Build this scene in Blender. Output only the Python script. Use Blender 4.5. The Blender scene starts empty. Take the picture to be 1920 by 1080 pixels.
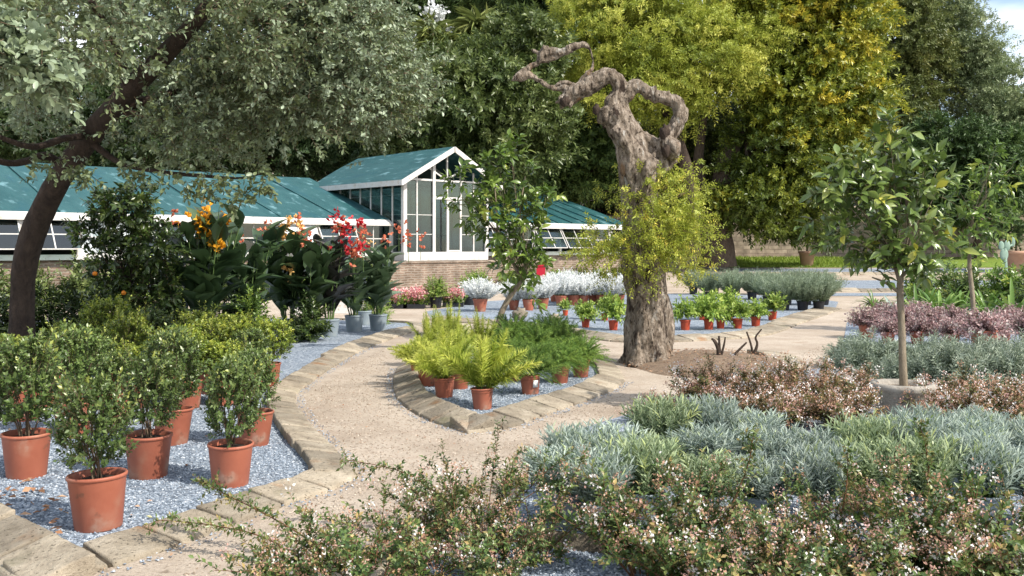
import bpy, bmesh, math, random
import numpy as np
from mathutils import Vector, noise as mnoise

SC = bpy.context.scene
COL = SC.collection
RNG = np.random.default_rng(7)
random.seed(7)
R = math.radians

# ------------------------------------------------------------------ camera, light, exposure
F, CU, HV, EYE = 1800.0, 960.0, 460.0, 1.65      # focal length, centre and horizon of the photograph in its pixels; eye height in m
cam = bpy.data.objects.new("camera", bpy.data.cameras.new("camera"))
COL.objects.link(cam)
cam.location = (0, 0, EYE)
cam.rotation_euler = (R(90), 0, 0)
cam.data.sensor_width = 36.0
cam.data.lens = 36.0 * F / 1920.0
cam.data.shift_y = -(540.0 - HV) / 1920.0
cam.data.clip_end = 2000
SC.camera = cam

SUN = np.array([0.66, -0.44, 0.76]); SUN = SUN / np.linalg.norm(SUN)
sun = bpy.data.objects.new("sun", bpy.data.lights.new("sun", "SUN"))
COL.objects.link(sun)
sun.data.energy = 4.1
sun.data.angle = R(0.6)
sun.data.color = (1.0, 0.93, 0.83)
sun.rotation_euler = Vector(SUN).to_track_quat('Z', 'Y').to_euler()

world = bpy.data.worlds.new("World")
SC.world = world
world.use_nodes = True
wn, wl = world.node_tree.nodes, world.node_tree.links
wn.clear()
wo = wn.new("ShaderNodeOutputWorld"); bg = wn.new("ShaderNodeBackground")
sky = wn.new("ShaderNodeTexSky"); sky.sky_type = 'NISHITA'; sky.sun_disc = False
sky.sun_elevation = math.asin(SUN[2]); sky.sun_rotation = math.atan2(SUN[0], SUN[1])
sky.dust_density = 1.5
tc = wn.new("ShaderNodeTexCoord"); mp = wn.new("ShaderNodeMapping"); mp.inputs['Scale'].default_value = (2.2, 2.2, 7)
ns = wn.new("ShaderNodeTexNoise"); ns.inputs['Scale'].default_value = 2.0; ns.inputs['Detail'].default_value = 6
cr = wn.new("ShaderNodeValToRGB"); cr.color_ramp.elements[0].position = .40; cr.color_ramp.elements[1].position = .62
mx = wn.new("ShaderNodeMix"); mx.data_type = 'RGBA'
mx.inputs['B'].default_value = (6.6, 6.8, 7.0, 1)
wl.new(tc.outputs['Generated'], mp.inputs['Vector']); wl.new(mp.outputs[0], ns.inputs['Vector']); wl.new(ns.outputs['Fac'], cr.inputs[0])
wl.new(cr.outputs[0], mx.inputs['Factor']); wl.new(sky.outputs[0], mx.inputs['A'])
wl.new(mx.outputs['Result'], bg.inputs[0]); wl.new(bg.outputs[0], wo.inputs[0])
bg.inputs[1].default_value = 0.15

SC.view_settings.view_transform = 'Standard'
SC.view_settings.look = 'None'
SC.view_settings.exposure = 0.66
SC.view_settings.gamma = 1.0
SC.render.engine = 'CYCLES'
SC.cycles.use_denoising = True
SC.cycles.max_bounces = 6
SC.cycles.transparent_max_bounces = 8
SC.cycles.sample_clamp_indirect = 6

# ------------------------------------------------------------------ helpers
def G(u, v, z=0.0):
    Y = (EYE - z) * F / (v - HV)
    return np.array([(u - CU) / F * Y, Y, z])

def P(u, v, Y):
    return np.array([(u - CU) / F * Y, Y, EYE - (v - HV) / F * Y])

def GL(pts):
    return [G(u, v)[:2] for u, v in pts]

def inset(pts, side, d):
    q = np.array(pts, float); tg = np.gradient(q, axis=0); tg /= np.linalg.norm(tg, axis=1, keepdims=True)
    return [tuple(x) for x in q + np.stack([-tg[:, 1], tg[:, 0]], 1) * side * d]

def terrain(y):
    return np.interp(y, [0, 37, 48, 52, 56, 70, 120, 260], [0, 0, .40, .64, .93, 1.6, 8, 26])

def unit(a):
    a = np.asarray(a, float)
    return a / np.maximum(np.linalg.norm(a, axis=-1, keepdims=True), 1e-9)

def rdir(n, rng=None):
    return unit((rng or RNG).normal(size=(n, 3)))

class MB:
    """Collects vertices and faces and turns them into one mesh."""
    def __init__(s): s.V, s.Fs, s.Rn, s.M, s.n = [], [], [], [], 0
    def add(s, v, f, rnd=0.5, mat=0):
        v = np.asarray(v, float).reshape(-1, 3); f = np.asarray(f, np.int64)
        s.V.append(v); s.Fs.append(f + s.n); s.M.append(np.full(len(f), mat))
        s.Rn.append(np.broadcast_to(np.asarray(rnd, float), (len(v),)).copy()); s.n += len(v)
    def mesh(s, name, mats, smooth=True):
        me = bpy.data.meshes.new(name)
        if not s.V: return me
        v = np.concatenate(s.V); rn = np.concatenate(s.Rn)
        loops = np.concatenate([f.ravel() for f in s.Fs]); cnt = np.concatenate([np.full(len(f), f.shape[1]) for f in s.Fs])
        me.vertices.add(len(v)); me.vertices.foreach_set("co", v.ravel())
        me.loops.add(len(loops)); me.loops.foreach_set("vertex_index", loops.astype(np.int32))
        me.polygons.add(len(cnt)); st = np.concatenate([[0], np.cumsum(cnt)[:-1]])
        me.polygons.foreach_set("loop_start", st.astype(np.int32)); me.polygons.foreach_set("loop_total", cnt.astype(np.int32))
        me.polygons.foreach_set("material_index", np.concatenate(s.M).astype(np.int32))
        me.polygons.foreach_set("use_smooth", np.full(len(cnt), smooth))
        at = me.attributes.new("rnd", 'FLOAT', 'POINT'); at.data.foreach_set("value", rn.astype(np.float32))
        for m in (mats if isinstance(mats, (list, tuple)) else [mats]): me.materials.append(m)
        me.update(calc_edges=True); me.validate()
        return me

def thing(name, label, cat, loc=(0, 0, 0), rotz=0.0, scale=1.0, group=None):
    o = bpy.data.objects.new(name, None); COL.objects.link(o)
    o.location = loc; o.rotation_euler = (0, 0, rotz); o.scale = (scale,) * 3; o.empty_display_size = .1
    o["label"] = label; o["category"] = cat
    if group: o["group"] = group
    return o

def part(name, me, parent, loc=(0, 0, 0), rot=(0, 0, 0), scale=1.0, label=None):
    o = bpy.data.objects.new(name, me); COL.objects.link(o); o.parent = parent
    o.location = loc; o.rotation_euler = rot
    o.scale = (scale,) * 3 if np.isscalar(scale) else scale
    if label: o["label"] = label
    return o

def single(name, me, label, cat, group=None, loc=(0, 0, 0), rotz=0.0, scale=1.0):
    o = bpy.data.objects.new(name, me); COL.objects.link(o)
    o.location = loc; o.rotation_euler = (0, 0, rotz); o.scale = (scale,) * 3
    o["label"] = label; o["category"] = cat
    if group: o["group"] = group
    return o

def setting(name, me, kind="structure"):
    o = bpy.data.objects.new(name, me); COL.objects.link(o); o["kind"] = kind
    return o

# ---- materials
def node_mat(name):
    m = bpy.data.materials.new(name); m.use_nodes = True
    nt = m.node_tree; nt.nodes.clear()
    out = nt.nodes.new("ShaderNodeOutputMaterial")
    return m, nt.nodes, nt.links, out

def ramp_node(nd, stops):
    r = nd.new("ShaderNodeValToRGB"); e = r.color_ramp.elements
    e[0].position, e[0].color = stops[0][0], (*stops[0][1], 1)
    e[1].position, e[1].color = stops[-1][0], (*stops[-1][1], 1)
    for p, c in stops[1:-1]:
        x = e.new(p); x.color = (*c, 1)
    return r

def leaf_mat(name, stops, rough=.45, trans=.3, spec=.4, objvar=.25):
    m, nd, ln, out = node_mat(name)
    at = nd.new("ShaderNodeAttribute"); at.attribute_name = "rnd"
    r = ramp_node(nd, stops)
    ln.new(at.outputs['Fac'], r.inputs[0])
    oi = nd.new("ShaderNodeObjectInfo")
    mr = nd.new("ShaderNodeMapRange"); mr.inputs[3].default_value = 1 - objvar; mr.inputs[4].default_value = 1 + objvar
    ln.new(oi.outputs['Random'], mr.inputs[0])
    hs = nd.new("ShaderNodeHueSaturation"); ln.new(r.outputs[0], hs.inputs['Color']); ln.new(mr.outputs[0], hs.inputs['Value'])
    b = nd.new("ShaderNodeBsdfPrincipled"); b.inputs['Roughness'].default_value = rough; b.inputs['Specular IOR Level'].default_value = spec
    ln.new(hs.outputs[0], b.inputs['Base Color'])
    t = nd.new("ShaderNodeBsdfTranslucent"); ln.new(hs.outputs[0], t.inputs['Color'])
    mxs = nd.new("ShaderNodeMixShader"); mxs.inputs[0].default_value = trans
    ln.new(b.outputs[0], mxs.inputs[1]); ln.new(t.outputs[0], mxs.inputs[2]); ln.new(mxs.outputs[0], out.inputs[0])
    return m

def surf_mat(name, stops, scale=6, detail=8, rough=.8, bump=.3, bscale=None, spec=.3, objvar=0.0, stretch=(1, 1, 1),
             second=None, coords='Object', dist=0.02):
    """noise-coloured surface with a noise bump; second = (stops-like colour, scale, lo, hi) blotches on top"""
    m, nd, ln, out = node_mat(name)
    tcn = nd.new("ShaderNodeTexCoord"); mpn = nd.new("ShaderNodeMapping"); mpn.inputs['Scale'].default_value = stretch
    ln.new(tcn.outputs[coords], mpn.inputs[0])
    n1 = nd.new("ShaderNodeTexNoise"); n1.inputs['Scale'].default_value = scale; n1.inputs['Detail'].default_value = detail; n1.inputs['Roughness'].default_value = .65
    ln.new(mpn.outputs[0], n1.inputs['Vector'])
    r = ramp_node(nd, stops); ln.new(n1.outputs['Fac'], r.inputs[0])
    col = r.outputs[0]
    if second:
        for c2, s2, lo, hi in second:
            n2 = nd.new("ShaderNodeTexNoise"); n2.inputs['Scale'].default_value = s2; n2.inputs['Detail'].default_value = 5
            ln.new(mpn.outputs[0], n2.inputs['Vector'])
            f2 = nd.new("ShaderNodeMapRange"); f2.inputs[1].default_value = lo; f2.inputs[2].default_value = hi
            ln.new(n2.outputs['Fac'], f2.inputs[0])
            mm = nd.new("ShaderNodeMix"); mm.data_type = 'RGBA'; mm.inputs['B'].default_value = (*c2, 1)
            ln.new(f2.outputs[0], mm.inputs['Factor']); ln.new(col, mm.inputs['A']); col = mm.outputs['Result']
    if objvar:
        oi = nd.new("ShaderNodeObjectInfo"); mr = nd.new("ShaderNodeMapRange")
        mr.inputs[3].default_value = 1 - objvar; mr.inputs[4].default_value = 1 + objvar
        ln.new(oi.outputs['Random'], mr.inputs[0])
        hs = nd.new("ShaderNodeHueSaturation"); ln.new(col, hs.inputs['Color']); ln.new(mr.outputs[0], hs.inputs['Value']); col = hs.outputs[0]
    b = nd.new("ShaderNodeBsdfPrincipled"); b.inputs['Roughness'].default_value = rough; b.inputs['Specular IOR Level'].default_value = spec
    ln.new(col, b.inputs['Base Color'])
    if bump:
        n3 = nd.new("ShaderNodeTexNoise"); n3.inputs['Scale'].default_value = bscale or scale * 4; n3.inputs['Detail'].default_value = 8
        n3.inputs['Roughness'].default_value = .7
        ln.new(mpn.outputs[0], n3.inputs['Vector'])
        bp = nd.new("ShaderNodeBump"); bp.inputs['Strength'].default_value = bump; bp.inputs['Distance'].default_value = dist
        ln.new(n3.outputs['Fac'], bp.inputs['Height']); ln.new(bp.outputs[0], b.inputs['Normal'])
    ln.new(b.outputs[0], out.inputs[0])
    return m

M = {}
M['sand'] = surf_mat("sand", [(.3, (.325, .27, .212)), (.5, (.43, .362, .29)), (.7, (.505, .435, .356))], scale=1.3, rough=.95, bump=.7, bscale=42, dist=.03,
                     second=[((.24, .19, .145), 38, .56, .70), ((.54, .46, .37), 60, .60, .70), ((.29, .225, .165), .6, .5, .75), ((.36, .285, .22), 2.3, .55, .72), ((.22, .175, .13), 11, .62, .74)])
def gravel_mat():
    m, nd, ln, out = node_mat("gravel")
    tcn = nd.new("ShaderNodeTexCoord")
    v = nd.new("ShaderNodeTexVoronoi"); v.inputs['Scale'].default_value = 48
    ln.new(tcn.outputs['Object'], v.inputs['Vector'])
    sep = nd.new("ShaderNodeSeparateColor"); ln.new(v.outputs['Color'], sep.inputs[0])
    r = ramp_node(nd, [(0, (.085, .11, .145)), (.45, (.19, .235, .29)), (.8, (.30, .345, .40)), (1, (.46, .50, .55))])
    ln.new(sep.outputs[0], r.inputs[0])
    n = nd.new("ShaderNodeTexNoise"); n.inputs['Scale'].default_value = 1.4; ln.new(tcn.outputs['Object'], n.inputs['Vector'])
    mr = nd.new("ShaderNodeMapRange"); mr.inputs[3].default_value = .7; mr.inputs[4].default_value = 1.25; ln.new(n.outputs['Fac'], mr.inputs[0])
    hs = nd.new("ShaderNodeHueSaturation"); ln.new(r.outputs[0], hs.inputs['Color']); ln.new(mr.outputs[0], hs.inputs['Value'])
    b = nd.new("ShaderNodeBsdfPrincipled"); b.inputs['Roughness'].default_value = .85
    ln.new(hs.outputs[0], b.inputs['Base Color'])
    bp = nd.new("ShaderNodeBump"); bp.inputs['Strength'].default_value = .9; bp.inputs['Distance'].default_value = .015; bp.invert = True
    ln.new(v.outputs['Distance'], bp.inputs['Height']); ln.new(bp.outputs[0], b.inputs['Normal']); ln.new(b.outputs[0], out.inputs[0])
    return m
M['gravel'] = gravel_mat()
M['pebble'] = leaf_mat("pebble", [(0, (.085, .11, .145)), (.5, (.205, .25, .305)), (.85, (.31, .355, .41)), (1, (.52, .56, .60))], rough=.8, trans=0, objvar=0)
M['tufa'] = surf_mat("tufa", [(.25, (.16, .13, .095)), (.5, (.31, .265, .20)), (.75, (.43, .375, .295))], scale=5, rough=.95, bump=.9, bscale=26, objvar=.30, dist=.03,
                     second=[((.27, .15, .075), 3.2, .60, .76), ((.10, .085, .06), 42, .60, .68), ((.16, .15, .09), 2.1, .6, .75)])
M['joint'] = surf_mat("joint", [(.3, (.03, .024, .016)), (.7, (.085, .066, .045))], scale=12, rough=1, bump=.8, bscale=40)
M['soil'] = surf_mat("soil", [(.3, (.17, .12, .085)), (.7, (.32, .235, .165))], scale=9, rough=1, bump=1, bscale=40, dist=.04, second=[((.3, .23, .17), 25, .56, .7)])
M['potting'] = surf_mat("potting", [(.3, (.015, .011, .008)), (.7, (.05, .036, .026))], scale=30, rough=1, bump=1, bscale=60)
M['grassground'] = surf_mat("grassground", [(.3, (.10, .17, .02)), (.7, (.20, .27, .04))], scale=3, rough=1, bump=1, bscale=60)
M['terracotta'] = surf_mat("terracotta", [(.3, (.30, .092, .054)), (.7, (.385, .130, .078))], scale=4, rough=.5, bump=.12, bscale=12, spec=.35, objvar=.22,
                           second=[((.40, .21, .14), 6, .52, .80), ((.20, .06, .035), 2.3, .58, .8), ((.42, .33, .26), 5.5, .60, .78), ((.13, .075, .05), 9, .64, .74)])
M['clay'] = surf_mat("clay", [(.3, (.33, .19, .13)), (.7, (.42, .27, .19))], scale=4, rough=.85, bump=.2, objvar=.15)
M['redpot'] = surf_mat("redpot", [(.3, (.40, .060, .028)), (.7, (.48, .085, .04))], scale=4, rough=.45, bump=.1, objvar=.15)
M['greypot'] = surf_mat("greypot", [(.3, (.20, .245, .275)), (.7, (.28, .33, .36))], scale=5, rough=.5, bump=.1, objvar=.12, second=[((.33, .33, .31), 6, .58, .8)])
M['blackpot'] = surf_mat("blackpot", [(.3, (.012, .013, .016)), (.7, (.03, .032, .038))], scale=5, rough=.5, bump=.1)
M['stonepot'] = surf_mat("stonepot", [(.3, (.22, .20, .17)), (.7, (.42, .39, .34))], scale=9, rough=.95, bump=.7, bscale=30)
M['bark'] = surf_mat("bark", [(.3, (.055, .04, .03)), (.7, (.15, .115, .085))], scale=5, rough=.95, bump=1, bscale=9, stretch=(3, 3, .8), dist=.05)
M['palebark'] = surf_mat("palebark", [(.3, (.14, .11, .075)), (.7, (.30, .25, .18))], scale=9, rough=.9, bump=.6, bscale=20, stretch=(2, 2, .8), dist=.02)
M['darkbark'] = surf_mat("darkbark", [(.3, (.028, .02, .016)), (.7, (.085, .06, .045))], scale=6, rough=.95, bump=1, bscale=11, stretch=(2, 2, .9), dist=.05)
M['twig'] = surf_mat("twig", [(.3, (.10, .07, .045)), (.7, (.19, .14, .09))], scale=12, rough=.9, bump=.4)
M['redtwig'] = surf_mat("redtwig", [(.3, (.10, .045, .025)), (.7, (.20, .10, .05))], scale=12, rough=.8, bump=.3)
M['greenstem'] = surf_mat("greenstem", [(.3, (.06, .11, .03)), (.7, (.11, .17, .05))], scale=6, rough=.6, bump=.1)
M['stumpbark'] = surf_mat("stumpbark", [(.30, (.05, .037, .027)), (.45, (.19, .150, .112)), (.60, (.36, .30, .24)), (.75, (.50, .44, .37))], scale=7.5, rough=.95, bump=1, bscale=13, stretch=(2.2, 2.2, .9), dist=.06,
                          second=[((.045, .030, .022), 3.6, .58, .66), ((.26, .15, .08), 2.3, .64, .74), ((.035, .025, .018), 16, .60, .66), ((.42, .40, .36), 5, .62, .72)])
M['white'] = surf_mat("whitepaint", [(.3, (.50, .49, .47)), (.7, (.62, .61, .59))], scale=2.5, rough=.6, bump=.1, second=[((.40, .34, .26), 5, .54, .78), ((.22, .15, .09), 9, .66, .76)])
M['netting'] = surf_mat("netting", [(.3, (.009, .060, .066)), (.7, (.028, .10, .105))], scale=1.6, rough=.55, bump=.4, bscale=2.2, dist=.12, spec=.28, stretch=(1.1, .35, 1),
                        second=[((.16, .30, .33), 3.6, .58, .78), ((.01, .07, .09), 1.1, .6, .75)])
M['plaster'] = surf_mat("plaster", [(.3, (.42, .32, .27)), (.7, (.55, .46, .40))], scale=2, rough=.9, bump=.3, second=[((.25, .19, .15), 1.4, .55, .75)])
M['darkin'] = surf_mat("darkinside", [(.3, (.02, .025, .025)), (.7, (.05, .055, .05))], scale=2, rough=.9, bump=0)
M['blackplastic'] = surf_mat("blackplastic", [(.3, (.01, .011, .014)), (.7, (.025, .027, .032))], scale=4, rough=.5, bump=0)
M['red'] = surf_mat("redpaint", [(.3, (.42, .012, .03)), (.7, (.5, .02, .045))], scale=3, rough=.5, bump=0)
M['orange'] = surf_mat("orangeskin", [(.3, (.6, .16, .01)), (.7, (.7, .24, .02))], scale=6, rough=.4, bump=.2)
M['cactus'] = surf_mat("cactusskin", [(.3, (.16, .25, .20)), (.7, (.26, .36, .29))], scale=5, rough=.6, bump=.2)
M['tag'] = surf_mat("tagwhite", [(.3, (.75, .75, .73)), (.7, (.82, .82, .80))], scale=3, rough=.5, bump=0)

def brick_mat(name, c1, c2, mortar, sc, bw=.5, rh=.25):
    m, nd, ln, out = node_mat(name)
    tcn = nd.new("ShaderNodeTexCoord"); mpn = nd.new("ShaderNodeMapping"); mpn.inputs['Rotation'].default_value = (R(90), 0, 0)
    ln.new(tcn.outputs['Object'], mpn.inputs[0])
    br = nd.new("ShaderNodeTexBrick"); br.inputs['Scale'].default_value = sc
    br.inputs['Color1'].default_value = (*c1, 1); br.inputs['Color2'].default_value = (*c2, 1); br.inputs['Mortar'].default_value = (*mortar, 1)
    br.inputs['Mortar Size'].default_value = .025; br.inputs['Brick Width'].default_value = bw; br.inputs['Row Height'].default_value = rh
    nz = nd.new("ShaderNodeTexNoise"); nz.inputs['Scale'].default_value = 2.5; nz.inputs['Detail'].default_value = 8
    ln.new(tcn.outputs['Object'], nz.inputs['Vector'])
    av = nd.new("ShaderNodeVectorMath"); av.operation = 'SCALE'; av.inputs['Scale'].default_value = .09
    ln.new(nz.outputs['Color'], av.inputs[0])
    ad = nd.new("ShaderNodeVectorMath"); ln.new(mpn.outputs[0], ad.inputs[0]); ln.new(av.outputs[0], ad.inputs[1])
    ln.new(ad.outputs[0], br.inputs['Vector'])
    mm = nd.new("ShaderNodeMix"); mm.data_type = 'RGBA'; mm.blend_type = 'MULTIPLY'; mm.inputs['Factor'].default_value = .8
    rr = ramp_node(nd, [(.3, (.45, .42, .38)), (.65, (1.2, 1.15, 1.1))]); ln.new(nz.outputs['Fac'], rr.inputs[0])
    ln.new(br.outputs['Color'], mm.inputs['A']); ln.new(rr.outputs[0], mm.inputs['B'])
    b = nd.new("ShaderNodeBsdfPrincipled"); b.inputs['Roughness'].default_value = .95; ln.new(mm.outputs['Result'], b.inputs['Base Color'])
    bp = nd.new("ShaderNodeBump"); bp.inputs['Distance'].default_value = .03; bp.inputs['Strength'].default_value = .8; bp.invert = True
    ln.new(br.outputs['Fac'], bp.inputs['Height']); ln.new(bp.outputs[0], b.inputs['Normal']); ln.new(b.outputs[0], out.inputs[0])
    return m
M['brick'] = brick_mat("brickwork", (.26, .185, .14), (.16, .11, .08), (.28, .24, .20), 1.0, .30, .085)
M['stonewall'] = brick_mat("stonework", (.36, .31, .25), (.22, .19, .15), (.24, .2, .16), 1.0, .75, .24)

def glass_mat():
    m, nd, ln, out = node_mat("glass")
    g = nd.new("ShaderNodeBsdfGlossy"); g.inputs['Roughness'].default_value = .06; g.inputs['Color'].default_value = (.9, .95, .95, 1)
    t = nd.new("ShaderNodeBsdfTransparent"); t.inputs[0].default_value = (.36, .46, .45, 1)
    lw = nd.new("ShaderNodeLayerWeight"); lw.inputs[0].default_value = .35
    mr = nd.new("ShaderNodeMapRange"); mr.inputs[3].default_value = .06; mr.inputs[4].default_value = .55; ln.new(lw.outputs['Fresnel'], mr.inputs[0])
    mxs = nd.new("ShaderNodeMixShader"); ln.new(mr.outputs[0], mxs.inputs[0]); ln.new(t.outputs[0], mxs.inputs[1]); ln.new(g.outputs[0], mxs.inputs[2])
    ln.new(mxs.outputs[0], out.inputs[0])
    return m
M['glass'] = glass_mat()
M['whitewash'] = surf_mat("whitewash", [(.35, (.40, .46, .48)), (.65, (.74, .77, .78))], scale=1.8, rough=.35, bump=.1, second=[((.2, .28, .29), 2.3, .6, .75)])

L = {}
L['oak'] = leaf_mat("oak_leaf", [(0, (0.091, 0.108, 0.032)), (.3, (0.133, 0.170, 0.070)), (.7, (0.213, 0.272, 0.167)), (1, (0.373, 0.453, 0.323))], rough=.42, trans=.22, spec=.5)
L['privet'] = leaf_mat("privet_leaf", [(0, (.055, .10, .025)), (.45, (.11, .17, .045)), (.8, (.185, .25, .075)), (1, (.36, .40, .08))], rough=.35, trans=.25, spec=.6, objvar=.2)
L['limeprivet'] = leaf_mat("lime_privet_leaf", [(0, (.055, .09, .02)), (.4, (.12, .18, .03)), (.75, (.24, .31, .045)), (1, (.44, .47, .07))], rough=.38, trans=.3, spec=.5, objvar=.2)
L['fern'] = leaf_mat("fern_needle", [(0, (.19, .28, .035)), (.5, (.43, .49, .08)), (1, (.68, .68, .17))], rough=.6, trans=.35, objvar=.12)
L['darkfern'] = leaf_mat("dark_fern_needle", [(0, (0.065, 0.143, 0.026)), (.5, (0.156, 0.260, 0.046)), (1, (0.312, 0.403, 0.078))], rough=.6, trans=.35, objvar=.15)
L['lavender'] = leaf_mat("lavender_leaf", [(0, (.17, .23, .175)), (.4, (.335, .415, .355)), (.8, (.51, .58, .515)), (1, (.45, .53, .26))], rough=.75, trans=.25, objvar=.12)
L['lavgreen'] = leaf_mat("lavender_green_leaf", [(0, (.15, .22, .11)), (.4, (.31, .40, .22)), (.8, (.48, .56, .36)), (1, (.50, .56, .22))], rough=.75, trans=.25, objvar=.12)
L['silver'] = leaf_mat("silver_leaf", [(0, (.13, .17, .10)), (.5, (.30, .36, .27)), (1, (.52, .58, .47))], rough=.7, trans=.25, objvar=.1)
L['greyrow'] = leaf_mat("greygreen_leaf", [(0, (0.112, 0.150, 0.075)), (.5, (0.237, 0.300, 0.188)), (1, (0.400, 0.475, 0.350))], rough=.75, trans=.25, objvar=.15)
L['whitebush'] = leaf_mat("white_leaf", [(0, (.55, .57, .56)), (.5, (.74, .76, .75)), (1, (.88, .89, .88))], rough=.8, trans=.2, objvar=.06)
L['abelia'] = leaf_mat("abelia_leaf", [(0, (.03, .06, .016)), (.35, (.085, .145, .035)), (.6, (.18, .23, .07)), (.8, (.32, .23, .09)), (1, (.45, .34, .13))], rough=.35, trans=.25, spec=.55, objvar=.15)
L['bronze'] = leaf_mat("bronze_leaf", [(0, (0.047, 0.063, 0.020)), (.35, (0.136, 0.152, 0.045)), (.7, (0.272, 0.177, 0.079)), (1, (0.397, 0.278, 0.139))], rough=.4, trans=.25, objvar=.15)
L['sepal'] = leaf_mat("abelia_flower", [(0, (.32, .17, .10)), (.35, (.50, .30, .20)), (.6, (.66, .40, .36)), (.8, (.78, .64, .58)), (1, (.88, .84, .80))], rough=.6, trans=.3, objvar=.1)
L['pinkleaf'] = leaf_mat("pink_leaf", [(0, (.17, .08, .08)), (.4, (.33, .19, .19)), (.75, (.47, .35, .34)), (1, (.52, .50, .44))], rough=.6, trans=.25, objvar=.15)
L['smallgreen'] = leaf_mat("fresh_leaf", [(0, (0.084, 0.168, 0.024)), (.5, (0.228, 0.336, 0.054)), (1, (0.432, 0.504, 0.120))], rough=.4, trans=.3, objvar=.2)
L['citrus'] = leaf_mat("citrus_leaf", [(0, (0.057, 0.098, 0.023)), (.5, (0.132, 0.201, 0.046)), (.85, (0.218, 0.287, 0.069)), (1, (0.483, 0.460, 0.069))], rough=.28, trans=.2, spec=.7)
L['sapling'] = leaf_mat("sapling_leaf", [(0, (0.068, 0.128, 0.020)), (.5, (0.149, 0.243, 0.041)), (.85, (0.257, 0.365, 0.068)), (1, (0.513, 0.540, 0.095))], rough=.3, trans=.28, spec=.6)
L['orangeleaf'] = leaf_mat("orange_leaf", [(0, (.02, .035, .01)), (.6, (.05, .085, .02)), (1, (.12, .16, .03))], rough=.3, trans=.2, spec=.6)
L['canna'] = leaf_mat("canna_leaf", [(0, (.022, .045, .02)), (.6, (.05, .09, .035)), (1, (.085, .135, .055))], rough=.32, trans=.2, spec=.55, objvar=.1)
L['cannalight'] = leaf_mat("canna_light_leaf", [(0, (.05, .09, .045)), (.6, (.11, .17, .09)), (1, (.18, .25, .16))], rough=.32, trans=.2, spec=.55, objvar=.1)
L['cannadark'] = leaf_mat("canna_dark_leaf", [(0, (.02, .025, .022)), (.6, (.045, .045, .04)), (1, (.07, .065, .06))], rough=.3, trans=.12, spec=.6, objvar=.1)
L['yellow'] = leaf_mat("yellow_petal", [(0, (.65, .26, .01)), (1, (.85, .48, .03))], rough=.6, trans=.3, objvar=0)
L['paleyellow'] = leaf_mat("pale_petal", [(0, (.72, .36, .10)), (1, (.85, .62, .25))], rough=.6, trans=.3, objvar=0)
L['redpetal'] = leaf_mat("red_petal", [(0, (.45, .012, .025)), (1, (.62, .05, .06))], rough=.6, trans=.3, objvar=0)
L['coral'] = leaf_mat("coral_petal", [(0, (.55, .11, .06)), (1, (.70, .27, .15))], rough=.6, trans=.3, objvar=0)
L['pinkflower'] = leaf_mat("pink_petal", [(0, (.55, .12, .16)), (.5, (.75, .36, .36)), (1, (.85, .66, .60))], rough=.6, trans=.3, objvar=0)
L['strap'] = leaf_mat("strap_leaf", [(0, (0.062, 0.125, 0.025)), (.6, (0.150, 0.263, 0.050)), (1, (0.350, 0.450, 0.125))], rough=.35, trans=.2, objvar=.15)
L['yuccaleaf'] = leaf_mat("yucca_leaf", [(0, (.10, .13, .035)), (.6, (.21, .25, .075)), (1, (.36, .38, .14))], rough=.6, trans=.2, spec=.2)
L['midtree'] = leaf_mat("mid_tree_leaf", [(0, (.05, .085, .02)), (.5, (.13, .18, .05)), (1, (.27, .32, .105))], rough=.4, trans=.25, spec=.5)
L['darktree'] = leaf_mat("dark_tree_leaf", [(0, (0.027, 0.055, 0.018)), (.6, (0.069, 0.117, 0.034)), (1, (0.157, 0.225, 0.058))], rough=.5, trans=.2, spec=.35)
L['limetree'] = leaf_mat("lime_tree_leaf", [(0, (0.163, 0.213, 0.031)), (.5, (0.350, 0.400, 0.062)), (1, (0.575, 0.575, 0.125))], rough=.5, trans=.35, spec=.35)
L['yellowtree'] = leaf_mat("yellow_tree_leaf", [(0, (0.069, 0.106, 0.018)), (.4, (0.175, 0.225, 0.031)), (.75, (0.362, 0.375, 0.044)), (1, (0.590, 0.500, 0.060))], rough=.42, trans=.28, spec=.45)
L['olivetree'] = leaf_mat("olive_tree_leaf", [(0, (0.082, 0.118, 0.033)), (.5, (0.182, 0.227, 0.064)), (1, (0.364, 0.364, 0.109))], rough=.5, trans=.25, spec=.4)
L['greytree'] = leaf_mat("grey_tree_leaf", [(0, (0.088, 0.132, 0.053)), (.5, (0.203, 0.255, 0.123)), (1, (0.386, 0.439, 0.228))], rough=.5, trans=.25, spec=.45)
L['shoot'] = leaf_mat("shoot_leaf", [(0, (0.165, 0.220, 0.033)), (.5, (0.418, 0.473, 0.066)), (.85, (0.638, 0.638, 0.121)), (1, (0.770, 0.638, 0.110))], rough=.45, trans=.32, spec=.4)
L['deadleaf'] = leaf_mat("dead_leaf", [(0, (.12, .06, .03)), (.5, (.32, .16, .08)), (1, (.50, .32, .20))], rough=.8, trans=.1, objvar=0)
L['grassblade'] = leaf_mat("grass_blade", [(0, (.12, .20, .02)), (1, (.27, .34, .05))], rough=.6, trans=.3, objvar=0)
L['darkgrass'] = leaf_mat("dark_grass_blade", [(0, (.03, .05, .012)), (.7, (.07, .10, .025)), (1, (.14, .15, .04))], rough=.6, trans=.3)

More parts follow.
